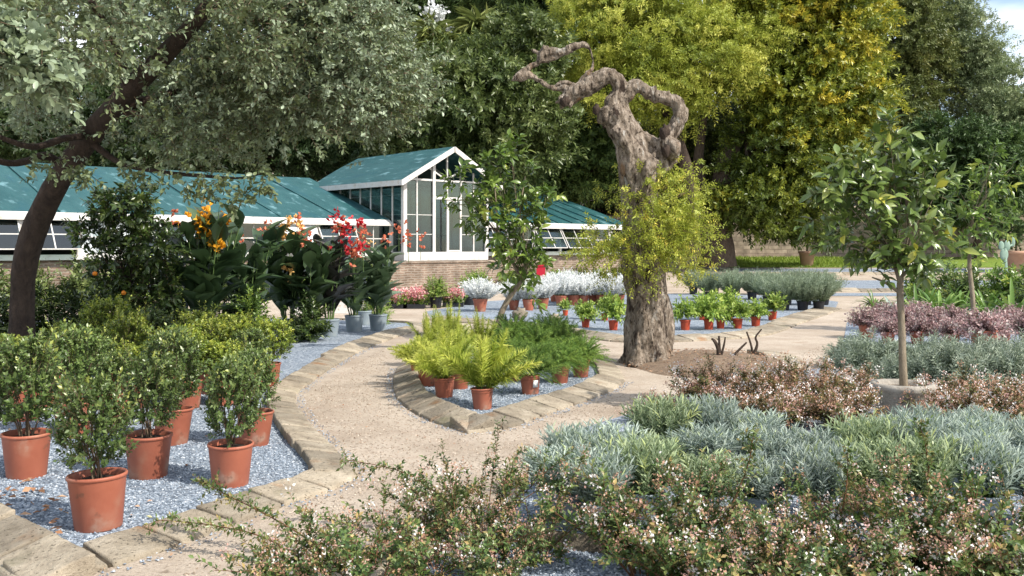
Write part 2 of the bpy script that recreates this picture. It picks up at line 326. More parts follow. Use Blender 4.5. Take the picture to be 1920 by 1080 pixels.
# ---- leaf templates: x along the leaf, y across, z up
def templ(ws, curl=.12, fold=.12):
    n = len(ws); v = []; f = []
    for i, w in enumerate(ws):
        x = i / (n - 1); z = -curl * x * x
        v += [(x, w / 2, z + fold * w), (x, 0, z), (x, -w / 2, z + fold * w)]
    for i in range(n - 1):
        a = i * 3; b = a + 3
        f += [(a, a + 1, b + 1, b), (a + 1, a + 2, b + 2, b + 1)]
    return np.array(v, float), np.array(f)
T4 = (np.array([(0, 0, 0), (.45, .5, .09), (1, 0, -.08), (.45, -.5, .09)], float), np.array([(0, 3, 2), (0, 2, 1)]))
TN = (np.array([(0, .5, 0), (0, -.5, 0), (1, 0, 0)], float), np.array([(0, 1, 2)]))
TL = templ([.08, .8, 1.0, .62, .03], .25, .10)
TB = templ([.12, .62, .98, 1.0, .84, .5, .03], .5, .14)
TO = templ([.25, .72, 1.0, .95, .45], .2, .10)
TS = templ([.9, 1.0, .95, .75, .04], .55, .18)

def scatter(mb, T, p, a, n, Ls, Ws, rnd, mat=0):
    p = np.asarray(p, float); k = len(p)
    if k == 0: return
    a = unit(a); b = unit(np.cross(n, a)); n = np.cross(a, b)
    tv, tf = T
    Ls = np.broadcast_to(np.asarray(Ls, float), (k,)); Ws = np.broadcast_to(np.asarray(Ws, float), (k,)); rnd = np.broadcast_to(np.asarray(rnd, float), (k,))
    v = (p[:, None] + Ls[:, None, None] * (tv[None, :, 0, None] * a[:, None] + tv[None, :, 2, None] * n[:, None])
         + Ws[:, None, None] * tv[None, :, 1, None] * b[:, None])
    f = tf[None] + (np.arange(k) * len(tv))[:, None, None]
    mb.add(v.reshape(-1, 3), f.reshape(-1, tf.shape[1]), np.repeat(np.clip(rnd, 0, 1), len(tv)), mat)

def arc(base, d, Ln, droop, t):
    """points on arching stems; base,d (k,3); Ln,droop (k,); t (k,m) -> (k,m,3) points and tangents"""
    z = np.array([0, 0, 1.0])
    p = base[:, None] + d[:, None] * (Ln[:, None] * t)[..., None] - (droop[:, None] * Ln[:, None] * t * t)[..., None] * z
    tg = d[:, None] * np.ones_like(t)[..., None] - (2 * droop[:, None] * t)[..., None] * z
    return p, unit(tg)

def sprigs(mb, base, d, Ln, nleaf, leafL, leafW, T=T4, droop=0.0, spread=55, t0=.1, rnd=.5, rj=.25, prof=None, mat=0, twig=0.0, tmat=1, sj=.3, rng=None, updown=.5, tip=0.0):
    rng = rng or RNG
    base = np.asarray(base, float); k = len(base)
    if k == 0: return
    d = unit(d); Ln = np.broadcast_to(np.asarray(Ln, float), (k,)); droop = np.broadcast_to(np.asarray(droop, float), (k,))
    t = np.clip(t0 + (1 - t0) * (np.arange(nleaf) + rng.uniform(-.4, .4, (k, nleaf))) / max(nleaf - 1, 1), 0, 1)
    p, tg = arc(base, d, Ln, droop, t)
    ph = rng.uniform(0, 6.28, (k, 1)) + np.arange(nleaf) * 2.4 + rng.uniform(-.5, .5, (k, nleaf))
    ref = np.where(np.abs(tg[..., 2:3]) > .9, np.array([1.0, 0, 0]), np.array([0, 0, 1.0]))
    e1 = unit(np.cross(tg, ref)); e2 = np.cross(tg, e1)
    rad = e1 * np.cos(ph)[..., None] + e2 * np.sin(ph)[..., None]
    sp = np.radians(spread * rng.uniform(.7, 1.25, (k, nleaf)))[..., None]
    sp = sp * (1 - .5 * np.clip(t - .8, 0, 1)[..., None] * 5 * .6)
    a = tg * np.cos(sp) + rad * np.sin(sp)
    nn = unit(tg * np.sin(sp) - rad * np.cos(sp))
    nn = np.where(nn[..., 2:3] < 0, -nn, nn) * 1.0 + updown * np.array([0, 0, 1.0]) + rng.normal(0, .35, nn.shape)
    pr = np.ones_like(t) if prof is None else np.interp(t, *prof)
    sz = pr * rng.uniform(1 - sj, 1 + sj, t.shape)
    rv = np.broadcast_to(np.asarray(rnd, float).reshape(-1, 1) if np.ndim(rnd) else rnd, t.shape) + rng.uniform(-rj, rj, t.shape) + tip * (t - .5)
    scatter(mb, T, p.reshape(-1, 3), a.reshape(-1, 3), nn.reshape(-1, 3), (leafL * sz).ravel(), (leafW * sz).ravel(), rv.ravel(), mat)
    if twig > 0:
        stems(mb, base, d, Ln, droop, twig, tmat)

def stems(mb, base, d, Ln, droop, r0, mat, m=4, sides=4, r1=.35):
    base = np.asarray(base, float); k = len(base); d = unit(d)
    Ln = np.broadcast_to(np.asarray(Ln, float), (k,)); droop = np.broadcast_to(np.asarray(droop, float), (k,)); r0 = np.broadcast_to(np.asarray(r0, float), (k,))
    t = np.broadcast_to(np.linspace(0, 1, m + 1), (k, m + 1))
    p, tg = arc(base, d, Ln, droop, t)
    ref = np.where(np.abs(tg[..., 2:3]) > .9, np.array([1.0, 0, 0]), np.array([0, 0, 1.0]))
    e1 = unit(np.cross(tg, ref)); e2 = np.cross(tg, e1)
    ang = np.arange(sides) / sides * 2 * np.pi
    rr = (r0[:, None] * (1 - (1 - r1) * t))[..., None, None]
    ring = p[:, :, None] + rr * (e1[:, :, None] * np.cos(ang)[None, None, :, None] + e2[:, :, None] * np.sin(ang)[None, None, :, None])
    f = []
    for i in range(m):
        for j in range(sides):
            j2 = (j + 1) % sides
            f.append((i * sides + j, i * sides + j2, (i + 1) * sides + j2, (i + 1) * sides + j))
    f = np.array(f)
    per = (m + 1) * sides
    mb.add(ring.reshape(-1, 3), (f[None] + (np.arange(k) * per)[:, None, None]).reshape(-1, 4), .5, mat)

def catmull(pts, rad, per=6):
    pts = np.asarray(pts, float); rad = np.asarray(rad, float)
    q = np.vstack([2 * pts[0] - pts[1], pts, 2 * pts[-1] - pts[-2]])
    op, orr = [], []
    for i in range(len(pts) - 1):
        a, b, c, d = q[i:i + 4]
        for s in range(per):
            t = s / per
            op.append(.5 * (2 * b + (c - a) * t + (2 * a - 5 * b + 4 * c - d) * t * t + (3 * b - a - 3 * c + d) * t ** 3))
            orr.append(rad[i] * (1 - t) + rad[i + 1] * t)
    op.append(pts[-1]); orr.append(rad[-1])
    return np.array(op), np.array(orr)

def tube(mb, pts, rad, sides=10, per=6, mat=0, wob=0.0, seed=0, caps=True):
    p, r = catmull(pts, rad, per)
    tg = unit(np.gradient(p, axis=0))
    e = np.array([1.0, 0, 0]) if abs(tg[0][0]) < .9 else np.array([0, 1.0, 0])
    rings = []
    ang = np.arange(sides) / sides * 2 * np.pi
    for i in range(len(p)):
        e = unit(e - tg[i] * np.dot(e, tg[i])); b = np.cross(tg[i], e)
        rr = np.full(sides, r[i])
        if wob:
            for j in range(sides):
                dv = e * math.cos(ang[j]) + b * math.sin(ang[j])
                s = p[i] * 2.0 + dv * 1.2 + seed
                rr[j] *= 1 + wob * mnoise.noise(Vector(s)) + wob * .6 * mnoise.noise(Vector(s * 2.7))
        rings.append(p[i] + rr[:, None] * (e * np.cos(ang)[:, None] + b * np.sin(ang)[:, None]))
    v = np.concatenate(rings); n = len(p)
    f = [(i * sides + j, i * sides + (j + 1) % sides, (i + 1) * sides + (j + 1) % sides, (i + 1) * sides + j) for i in range(n - 1) for j in range(sides)]
    mb.add(v, f, .5, mat)
    if caps:
        for i0 in (0, n - 1):
            c = p[i0]; o = mb.n
            vv = np.vstack([rings[i0], c]); ff = [(j, (j + 1) % sides, sides) for j in range(sides)]
            mb.add(vv, ff, .5, mat)

def lathe(mb, prof, sides=28, mat=0, cx=0, cy=0):
    ang = np.arange(sides) / sides * 2 * np.pi
    v = np.concatenate([np.stack([cx + r * np.cos(ang), cy + r * np.sin(ang), np.full(sides, z)], 1) for r, z in prof])
    f = [(i * sides + j, i * sides + (j + 1) % sides, (i + 1) * sides + (j + 1) % sides, (i + 1) * sides + j) for i in range(len(prof) - 1) for j in range(sides)]
    mb.add(v, f, .5, mat)

def box(mb, lo, hi, mat=0):
    x0, y0, z0 = lo; x1, y1, z1 = hi
    v = [(x0, y0, z0), (x1, y0, z0), (x1, y1, z0), (x0, y1, z0), (x0, y0, z1), (x1, y0, z1), (x1, y1, z1), (x0, y1, z1)]
    f = [(0, 3, 2, 1), (4, 5, 6, 7), (0, 1, 5, 4), (1, 2, 6, 5), (2, 3, 7, 6), (3, 0, 4, 7)]
    mb.add(v, f, .5, mat)

def slab(mb, q, th, mat=0):
    """box from a quad q (4 points) pushed by th along its normal"""
    q = np.asarray(q, float); n = unit(np.cross(q[1] - q[0], q[3] - q[0])) * th
    v = np.vstack([q, q + n])
    mb.add(v, [(0, 3, 2, 1), (4, 5, 6, 7), (0, 1, 5, 4), (1, 2, 6, 5), (2, 3, 7, 6), (3, 0, 4, 7)], .5, mat)

def bar(mb, a, b, w, h=None, mat=0):
    """square bar from a to b"""
    a = np.asarray(a, float); b = np.asarray(b, float); h = h or w
    t = unit(b - a); ref = np.array([0, 0, 1.0]) if abs(t[2]) < .9 else np.array([1.0, 0, 0])
    e = unit(np.cross(t, ref)) * w / 2; g = unit(np.cross(t, e)) * h / 2
    v = [a - e - g, a + e - g, a + e + g, a - e + g, b - e - g, b + e - g, b + e + g, b - e + g]
    mb.add(v, [(0, 1, 2, 3), (7, 6, 5, 4), (0, 4, 5, 1), (1, 5, 6, 2), (2, 6, 7, 3), (3, 7, 4, 0)], .5, mat)

def ellip(mb, c, r, seg=14, rings=10, mat=0, jit=0.0):
    v = []; f = []
    for i in range(rings + 1):
        th = math.pi * i / rings
        for j in range(seg):
            ph = 2 * math.pi * j / seg
            k = 1 + jit * mnoise.noise(Vector((math.sin(th) * math.cos(ph) * 2 + c[0], math.sin(th) * math.sin(ph) * 2 + c[1], math.cos(th) * 2)))
            v.append((c[0] + r[0] * k * math.sin(th) * math.cos(ph), c[1] + r[1] * k * math.sin(th) * math.sin(ph), c[2] + r[2] * k * math.cos(th)))
    for i in range(rings):
        for j in range(seg):
            f.append((i * seg + j, (i + 1) * seg + j, (i + 1) * seg + (j + 1) % seg, i * seg + (j + 1) % seg))
    mb.add(v, f, .5, mat)

def in_poly(x, y, poly):
    inside = np.zeros(len(x), bool); n = len(poly); j = n - 1
    for i in range(n):
        xi, yi = poly[i]; xj, yj = poly[j]
        c = ((yi > y) != (yj > y)) & (x < (xj - xi) * (y - yi) / (yj - yi + 1e-12) + xi)
        inside ^= c; j = i
    return inside

def sheet(name, poly, z, mat, kind="structure"):
    me = bpy.data.meshes.new(name)
    me.from_pydata([(x, y, z) for x, y in poly], [], [list(range(len(poly)))])
    me.materials.append(mat); me.update()
    if me.polygons[0].normal.z < 0: me.flip_normals()
    return setting(name, me, kind)

ORD = ["first", "second", "third", "fourth", "fifth", "sixth", "seventh", "eighth", "ninth", "tenth", "eleventh", "twelfth", "thirteenth",
       "fourteenth", "fifteenth", "sixteenth", "seventeenth", "eighteenth", "nineteenth", "twentieth"]

# ------------------------------------------------------------------ ground, paths and beds
def ground():
    xs = np.concatenate([np.linspace(-400, -60, 12), np.linspace(-50, 50, 60), np.linspace(60, 400, 12)])
    ys = np.concatenate([np.linspace(-30, 36, 40), np.linspace(37, 130, 60), np.linspace(140, 700, 20)])
    X, Y = np.meshgrid(xs, ys); Z = terrain(Y) - .004
    v = np.stack([X, Y, Z], -1).reshape(-1, 3); nx = len(xs)
    f = [(i * nx + j, i * nx + j + 1, (i + 1) * nx + j + 1, (i + 1) * nx + j) for i in range(len(ys) - 1) for j in range(nx - 1)]
    mb = MB(); mb.add(v, f); setting("ground", mb.mesh("ground", M['sand']))
ground()

A_out = [(-150, 985), (-40, 1050), (40, 1105), (157, 1079), (292, 1041), (420, 990), (543, 945), (627, 919), (672, 893), (655, 872), (618, 835), (580, 795), (555, 760),
         (552, 742), (572, 727), (594, 708), (622, 690), (649, 674), (673, 661), (701, 648), (731, 637), (757, 628), (795, 619)]
A_poly = inset(GL(A_out), 1, .13) + GL([(790, 606), (700, 601), (560, 597), (0, 600), (-500, 640), (-600, 900)])
B_out = [(745, 690), (737, 712), (737, 730), (745, 750), (771, 772), (804, 789), (837, 800), (875, 813), (935, 808), (981, 795), (1022, 779), (1057, 767), (1092, 755), (1122, 744), (1150, 733), (1172, 716)]
B_back = [(1160, 690), (1128, 668), (1085, 650), (1020, 642), (940, 640), (860, 643), (800, 650), (765, 665)]
C_out = [(800, 600), (900, 608), (1000, 618), (1100, 634), (1162, 643), (1230, 643), (1282, 641), (1330, 638), (1371, 636), (1410, 633), (1445, 628), (1475, 618), (1500, 607), (1530, 597), (1556, 588), (1578, 579)]
C_poly = inset(GL(C_out), 1, .15) + GL([(1572, 566), (1500, 556), (1300, 550), (1050, 556), (900, 566), (800, 584)])
D_out = [(640, 1110), (700, 1058), (760, 1022), (825, 1000)]
D_poly = GL([(640, 1200), (700, 1110), (740, 1062), (790, 1030), (838, 1008), (945, 985), (975, 930), (1010, 860), (1070, 810), (1200, 770), (1290, 735), (1400, 700), (1560, 690), (1580, 650),
             (1588, 605), (1640, 585), (1760, 575), (2100, 575), (2700, 700), (2700, 1200)])
sheet("left_gravel_bed", A_poly, .004, M['gravel'])
sheet("middle_gravel_bed", inset(GL(B_out), 1, .14) + GL(B_back), .004, M['gravel'])
sheet("far_gravel_bed", C_poly, .004, M['gravel'])
sheet("right_gravel_bed", D_poly, .004, M['gravel'])

def strip(name, u0, u1, y0, y1, mat, lift=.01):
    ys = np.linspace(y0, y1, 6); mb = MB()
    v = []; f = []
    for y in ys:
        v += [((u0 - CU) / F * y, y, terrain(y) + lift), ((u1 - CU) / F * y, y, terrain(y) + lift)]
    for i in range(5): f.append((2 * i, 2 * i + 1, 2 * i + 3, 2 * i + 2))
    mb.add(v, f); return setting(name, mb.mesh(name, mat))
strip("terrace_gravel", 1545, 2300, 31.2, 33.0, M['gravel'])
strip("terrace_gravel_strip", 1545, 2300, 36.5, 41.0, M['gravel'])
strip("upper_terrace_gravel", 1380, 2300, 46.2, 49.0, M['gravel'])
strip("lawn", 1365, 2300, 49.6, 56.5, M['grassground'])

def lawn_blades():
    n = 9000
    y = RNG.uniform(49.7, 56, n); x = RNG.uniform((1368 - CU) / F * 50, (1700 - CU) / F * 52, n)
    p = np.stack([x, y, terrain(y)], 1); mb = MB()
    scatter(mb, TN, p, np.stack([RNG.normal(0, .3, n), RNG.normal(0, .3, n), np.ones(n)], 1), rdir(n), RNG.uniform(.08, .2, n), .05, RNG.uniform(0, 1, n))
    setting("lawn_grass", mb.mesh("lawn_grass", L['grassblade']), "stuff")
lawn_blades()

def stones(name, poly, n, ymax, smin, smax, mat, z=.006):
    px = np.array(poly); x0, y0 = px.min(0); x1, y1 = px.max(0); y1 = min(y1, ymax)
    x0 = max(x0, -(960 + 60) / F * y1); x1 = min(x1, (960 + 60) / F * y1)
    x = RNG.uniform(x0, x1, n); y = RNG.uniform(y0, y1, n)
    ok = in_poly(x, y, poly) & (np.abs(x) < .56 * y + .2)
    x, y = x[ok], y[ok]; k = len(x)
    t = np.array([(1, 0, 0), (0, 1, 0), (-1, 0, 0), (0, -1, 0), (.25, .2, 1), (0, 0, -.6)], float)
    tf = np.array([(0, 1, 4), (1, 2, 4), (2, 3, 4), (3, 0, 4)])
    s = RNG.uniform(smin, smax, (k, 1, 3)) * np.array([1, 1, .7]); a = RNG.uniform(0, 6.28, k)
    v = (t[None] + RNG.normal(0, .16, (k, 6, 3))) * s
    c, sn = np.cos(a)[:, None], np.sin(a)[:, None]
    v = np.stack([v[..., 0] * c - v[..., 1] * sn, v[..., 0] * sn + v[..., 1] * c, v[..., 2]], -1) + np.stack([x, y, np.full(k, z)], 1)[:, None]
    mb = MB(); mb.add(v.reshape(-1, 3), (tf[None] + (np.arange(k) * 6)[:, None, None]).reshape(-1, 3), np.repeat(RNG.uniform(0, 1, k), 6))
    setting(name, mb.mesh(name, mat, smooth=False), "stuff")
stones("loose_gravel", A_poly, 90000, 12, .006, .013, M['pebble'])
stones("loose_gravel", inset(GL(B_out), 1, .2) + GL(B_back), 16000, 12, .007, .014, M['pebble'])
stones("loose_gravel", D_poly, 60000, 8, .006, .013, M['pebble'])

def litter(name, poly, n, ymax, s0, s1, mat, z=.012):
    px = np.array(poly); x0, y0 = px.min(0); x1, y1 = px.max(0); y1 = min(y1, ymax)
    x = RNG.uniform(x0, x1, n); y = RNG.uniform(y0, y1, n); ok = in_poly(x, y, poly) & (np.abs(x) < .57 * y)
    x, y = x[ok], y[ok]; k = len(x); mb = MB()
    a = RNG.uniform(0, 6.28, k); s = RNG.uniform(s0, s1, k)
    scatter(mb, T4, np.stack([x, y, np.full(k, z)], 1), np.stack([np.cos(a), np.sin(a), RNG.uniform(-.1, .3, k)], 1), np.array([0, 0, 1.0]) + RNG.normal(0, .3, (k, 3)), s, s * .55, RNG.uniform(0, 1, k))
    setting(name, mb.mesh(name, mat), "stuff")
litter("fallen_leaves", A_poly, 700, 13, .02, .05, L['deadleaf'], .016)
litter("fallen_leaves", GL([(-60, 960), (60, 900), (170, 985), (110, 1030), (20, 1040)]), 160, 9, .04, .08, L['deadleaf'], .03)
litter("path_litter", GL([(400, 1080), (620, 900), (560, 760), (700, 660), (760, 700), (900, 830), (1300, 740), (1560, 640), (1560, 720), (1000, 1000), (800, 1080)]), 2600, 20, .008, .026, L['deadleaf'], .004)
stones("path_grit", GL([(300, 1100), (640, 900), (560, 750), (720, 650), (740, 720), (870, 815), (1170, 740), (1300, 740), (1560, 640), (1560, 720), (1000, 1000), (700, 1100)]), 42000, 17, .004, .012,
       leaf_mat("grit", [(0, (.18, .14, .10)), (.6, (.38, .31, .24)), (1, (.54, .47, .39))], rough=.9, trans=0, objvar=0), z=-.002)

# ------------------------------------------------------------------ tufa kerbs: one thing per kerb run, each block a part
def resample(pts, step):
    pts = np.array(pts, float); seg = np.linalg.norm(np.diff(pts, axis=0), axis=1); s = np.concatenate([[0], np.cumsum(seg)])
    n = max(1, int(round(s[-1] / step))); ts = np.linspace(0, s[-1], n + 1)
    return np.stack([np.interp(ts, s, pts[:, i]) for i in range(2)], 1)

def kerb_block(p0, p1, n0, n1, w, h, lip, seed, fine):
    """block between two joints; n0,n1 point into the bed"""
    rg = np.random.default_rng(seed)
    w = w * rg.uniform(.97, 1.03); h = h * rg.uniform(.90, 1.10)
    t = unit(p1 - p0); gap = rg.uniform(.011, .018)
    h2 = h * rg.uniform(-.03, .03); prof = [(-.015, -.04), (rg.uniform(0, .01), lip), (w * .9, h + h2), (w, h * .97 + h2), (w + .005, -.04)]
    bm = bmesh.new(); rows = []
    m = 5 if fine else 2
    for i in range(m + 1):
        s = i / m; c = (p0 + t * gap) * (1 - s) + (p1 - t * gap) * s; nn = unit(n0 * (1 - s) + n1 * s)
        rows.append([bm.verts.new((*(c + nn * a), z)) for a, z in prof])
    for i in range(m):
        for j in range(len(prof)):
            k = (j + 1) % len(prof)
            bm.faces.new((rows[i][j], rows[i + 1][j], rows[i + 1][k], rows[i][k]))
    bm.faces.new(rows[0]); bm.faces.new(rows[-1][::-1])
    bmesh.ops.recalc_face_normals(bm, faces=bm.faces)
    sharp = [e for e in bm.edges if len(e.link_faces) == 2 and e.calc_face_angle(0) > .35]
    bmesh.ops.bevel(bm, geom=sharp, offset=.012, segments=2, profile=.6, affect='EDGES')
    if fine:
        bmesh.ops.subdivide_edges(bm, edges=[e for e in bm.edges if e.calc_length() > .07], cuts=2, use_grid_fill=True)
    for v in bm.verts:
        q = v.co * 9 + Vector((seed, 0, 0)); v.co += Vector((mnoise.noise(q), mnoise.noise(q + Vector((9, 0, 0))), mnoise.noise(q + Vector((0, 9, 0))))) * .006
        if fine: q = v.co * 30 + Vector((seed, 0, 0)); v.co.z += mnoise.noise(q) * .004
    me = bpy.data.meshes.new("edging_block"); bm.to_mesh(me); bm.free(); me.materials.append(M['tufa'])
    me.polygons.foreach_set("use_smooth", np.ones(len(me.polygons), bool)); me.update()
    return me

kseed = [0]
def kerb(label, pts, side, step=.42, w=.30, h=.12, lip=.025, fine=True, name="stone_kerb"):
    q = resample(pts, step); tg = np.gradient(q, axis=0); nr = unit(np.stack([-tg[:, 1], tg[:, 0]], 1)) * side
    c = q[0]
    root = thing(name, label, "kerb", (0, 0, 0), group="tufa stone kerbs edging the beds")
    pr = [(.012, -.03), (.02, lip * .5), (w * .9, h * .70), (w * .97, h * .66), (w * .97, -.03)]; jv = []; jf = []; qs = q.copy(); qs[0] += unit(q[1] - q[0]) * .035; qs[-1] -= unit(q[-1] - q[-2]) * .035
    for i in range(len(q)):
        jv += [(*(qs[i] + nr[i] * a), z) for a, z in pr]
    for i in range(len(q) - 1):
        jf += [(5 * i + j, 5 * i + j + 1, 5 * i + j + 6, 5 * i + j + 5) for j in range(4)]
    jm = MB(); jm.add(jv, jf); part("joint_fill", jm.mesh("joint_fill", M['joint'], False), root)
    for i in range(len(q) - 1):
        kseed[0] += 1
        part("edging_block", kerb_block(q[i], q[i + 1], nr[i], nr[i + 1], w, h, lip, kseed[0], fine), root)
def px(pts): return GL(pts)
kerb("bevelled tan kerb in shade at the corner below the terracotta pots, strewn with fallen leaves", px([(-150, 985), (-40, 1050), (52, 1110)]), 1, .50, .34, .11, name="stone_kerb")
kerb("straight tan kerb of long blocks below the nearest terracotta pots, overhung by an arching stem", px(A_out[2:9]), 1, .46, .32, .065)
kerb("curved tan kerb bordering the left gravel bed along the winding path", px(A_out[8:18]), 1, .36, .30, .075)
kerb("brick-sized kerb row curving from the winding path towards the grey canna pots", px(A_out[17:]), 1, .34, .38, .08)
kerb("thin back kerb of the canna bed beside the far sandy path", px([(795, 619), (790, 606), (700, 601), (560, 597)]), 1, .6, .2, .05, fine=False)
kerb("dark curved kerb on the shaded path side of the lime fern bed", px(B_out[:8]), 1, .34, .30, .115)
kerb("sunlit blocky kerb along the front of the lime fern bed", px(B_out[7:]), 1, .36, .36, .09)
kerb("flat kerb slabs behind the ferns, running to the twisted trunk", px(B_out[-1:] + B_back), 1, .55, .3, .06, fine=False)
kerb("far kerb under the row of small red pots", px(C_out[:13]), 1, .55, .5, .07, fine=False)
kerb("far fanned kerb of narrow blocks below the grey-green lavender", px(C_out[12:]), 1, .45, .6, .06, fine=False)
kerb("shaded kerb beneath the drooping abelia at the near edge of the path", px([(600, 1140), (700, 1058), (760, 1022), (830, 996)]), -1, .6, .25, .13)
kerb("low reddish kerb under the blue-grey lavender pots and abelia", px([(960, 1003), (1110, 1018), (1300, 1045), (1500, 1066), (1700, 1074), (1900, 1080), (2050, 1085)]), -1, .6, .16, .10)
kerb("thin slabs ringing the bare soil mound near the abelia", px([(1456, 661), (1490, 668), (1512, 682), (1500, 694)]), -1, .25, .5, .07, fine=False)
kerb("far tan kerb between the lower terrace gravel strips", [((u - CU) / F * 34, 34) for u in (1540, 1640, 1800, 2100)], 1, .7, .5, .12, fine=False)
def far_kerb(label, y, u0, u1):
    root = thing("stone_kerb", label, "kerb", (0, 0, 0), group="tufa stone kerbs edging the beds")
    q = resample([((u - CU) / F * y, y) for u in (u0, u1)], .7)
    for i in range(min(len(q) - 1, 60)):
        kseed[0] += 1
        part("edging_block", kerb_block(q[i], q[i + 1], np.array([0, 1.0]), np.array([0, 1.0]), .5, .14, .03, kseed[0], False), root, loc=(0, 0, terrain(y)))
far_kerb("long pale kerb on the far terrace below the lawn", 44.5, 1380, 1760)

for pl, sd in ((A_out[2:], 1), (B_out, 1)):
    ring = inset(GL(pl), -sd, .10) + inset(GL(pl), sd, .05)[::-1]
    stones("gravel_spill", ring, 9000, 16, .005, .012, M['pebble'], z=.002); litter("kerb_litter", ring, 900, 18, .012, .035, L['deadleaf'], .012)
# ------------------------------------------------------------------ soil mound
def mound():
    c = np.array(G(1335, 684)[:2]); mb = MB(); n, m = 40, 9; v = []; f = []
    for i in range(m + 1):
        s = i / m
        for j in range(n):
            a = 2 * math.pi * j / n
            k = 1 + .12 * mnoise.noise(Vector((math.cos(a) * 2, math.sin(a) * 2, 3)))
            x = c[0] + 1.2 * s * math.cos(a) * k; y = c[1] + 1.5 * s * math.sin(a) * k
            z = .17 * (1 - s ** 2) ** 1.2 + .03 * mnoise.noise(Vector((x * 3, y * 3, 0))) * (1 - s) + (.002 if i < m else -.03)
            v.append((x, y, z))
    for i in range(m):
        for j in range(n): f.append((i * n + j, i * n + (j + 1) % n, (i + 1) * n + (j + 1) % n, (i + 1) * n + j))
    mb.add(v, f); setting("soil_mound", mb.mesh("soil_mound", M['soil']))
    k = 500; a = RNG.uniform(0, 6.28, k); r = np.sqrt(RNG.uniform(0, 1, k)) * 1.3; x = c[0] + r * np.cos(a); y = c[1] + 1.1 * r * np.sin(a)
    mb = MB(); b = RNG.uniform(0, 6.28, k)
    scatter(mb, T4, np.stack([x, y, .17 * (1 - (r / 1.35) ** 2) ** 1.2 + .02], 1), np.stack([np.cos(b), np.sin(b), RNG.uniform(0, .5, k)], 1), rdir(k) + [0, 0, 1.5], RNG.uniform(.02, .06, k), .015, RNG.uniform(0, 1, k))
    setting("mulch", mb.mesh("mulch", L['deadleaf']), "stuff")
mound()

# ------------------------------------------------------------------ pots
def pot_mesh(name, r, h, mat, tap=.78, rim=.022, sides=32):
    mb = MB(); b = r * tap; rl = r - .007
    lathe(mb, [(0.001, .01), (b * .8, .008), (b * .97, .0), (b, .008), (rl * .995, h - rim - .004), (rl + .001, h - rim), (r, h - rim + .003), (r + .001, h - .006), (r - .003, h), (r - .012, h), (r - .016, h - .01), (r * .90, h * .82)], sides)
    return mb.mesh(name, mat)
def soil_mesh(r, h):
    mb = MB(); lathe(mb, [(r * .94, h - .045), (r * .6, h - .03), (.001, h - .025)], 20)
    return mb.mesh("soil", M['potting'])

POT = pot_mesh("pot", .165, .31, M['terracotta']); POTS = soil_mesh(.165, .31)
FPOT = pot_mesh("pot", .118, .215, M['terracotta'], .76, .016); FPOTS = soil_mesh(.118, .215)
RPOT = pot_mesh("pot", .10, .19, M['redpot'], .76, .025, 20); RPOTS = soil_mesh(.10, .19)
GPOT = pot_mesh("pot", .18, .32, M['greypot'], .8, .035); GPOTS = soil_mesh(.18, .32)
LPOT = pot_mesh("pot", .11, .19, M['greypot'], .8, .02); LPOTS = soil_mesh(.11, .19)
BPOT = pot_mesh("pot", .15, .24, M['blackpot'], .8, .03, 20); BPOTS = soil_mesh(.15, .24)
CPOT = pot_mesh("pot", .17, .30, M['terracotta'], .7, .05); CPOTS = soil_mesh(.17, .30)

# ------------------------------------------------------------------ plant shapes (each grows from z = 0 at the top of its soil)
def privet(seed, mat, h=.62, r=.24, n=150, tiprise=.35, leaf=.03, tone=.34):
    rg = np.random.default_rng(seed); mb = MB()
    k = 9
    sd = unit(np.stack([rg.normal(0, .28, k), rg.normal(0, .28, k), np.ones(k)], 1))
    stems(mb, np.stack([rg.normal(0, .025, k), rg.normal(0, .025, k), np.zeros(k) - .02], 1), sd, h * .85, .05, .006, 1, sides=5)
    t = rg.uniform(.08, 1, n) ** .8; a = rg.uniform(0, 6.28, n)
    wid = np.interp(t, [0, .15, .5, .8, 1], [.62, .85, 1, .9, .45]) * r
    rr = wid * np.sqrt(rg.uniform(.05, 1, n)) * .85
    base = np.stack([rr * np.cos(a), rr * np.sin(a), t * h * .82], 1)
    d = np.stack([np.cos(a) * .55, np.sin(a) * .55, .45 + .6 * t], 1) + rg.normal(0, .25, (n, 3))
    sprigs(mb, base, d, rg.uniform(.06, .15, n), 13, leaf, leaf * .62, T4, .12, 55, .05, rnd=np.clip(tone + tiprise * (t - .4) + rg.normal(0, .10, n), 0, 1), rj=.22, twig=.0018, rng=rg, tip=.25)
    k = 14; t = rg.uniform(.5, 1, k); a = rg.uniform(0, 6.28, k); base = np.stack([np.cos(a) * r * .55, np.sin(a) * r * .55, t * h * .8], 1)
    sprigs(mb, base, np.stack([np.cos(a) * .5, np.sin(a) * .5, np.ones(k)], 1) + rg.normal(0, .2, (k, 3)), rg.uniform(.14, .30, k), 14, leaf, leaf * .55, T4, .1, 50, .1, rnd=.75, rj=.2, twig=.0022, rng=rg, tip=.3)
    return mb.mesh("foliage", [mat, M['twig']])

def fern(seed, mat, n=18, Ln=.5, dia=.065, up=1.2):
    rg = np.random.default_rng(seed); mb = MB(); a = rg.uniform(0, 6.28, n); tilt = rg.uniform(.05, 1, n)
    d = np.stack([np.cos(a) * tilt, np.sin(a) * tilt, np.full(n, up)], 1)
    LL = Ln * rg.uniform(.6, 1.1, n)
    base = np.stack([np.cos(a) * .03, np.sin(a) * .03, np.zeros(n)], 1)
    sprigs(mb, base, d, LL, 230, dia, dia * .13, TN, .12 + .35 * tilt * rg.uniform(.3, 1, n), 62, .05, rnd=.5 + rg.normal(0, .12, n), rj=.3,
           prof=([0, .15, .4, .75, 1], [.35, .8, 1, .75, .22]), twig=.003, rng=rg, updown=0, sj=.25, tip=.3)
    return mb.mesh("foliage", [mat, M['greenstem']])

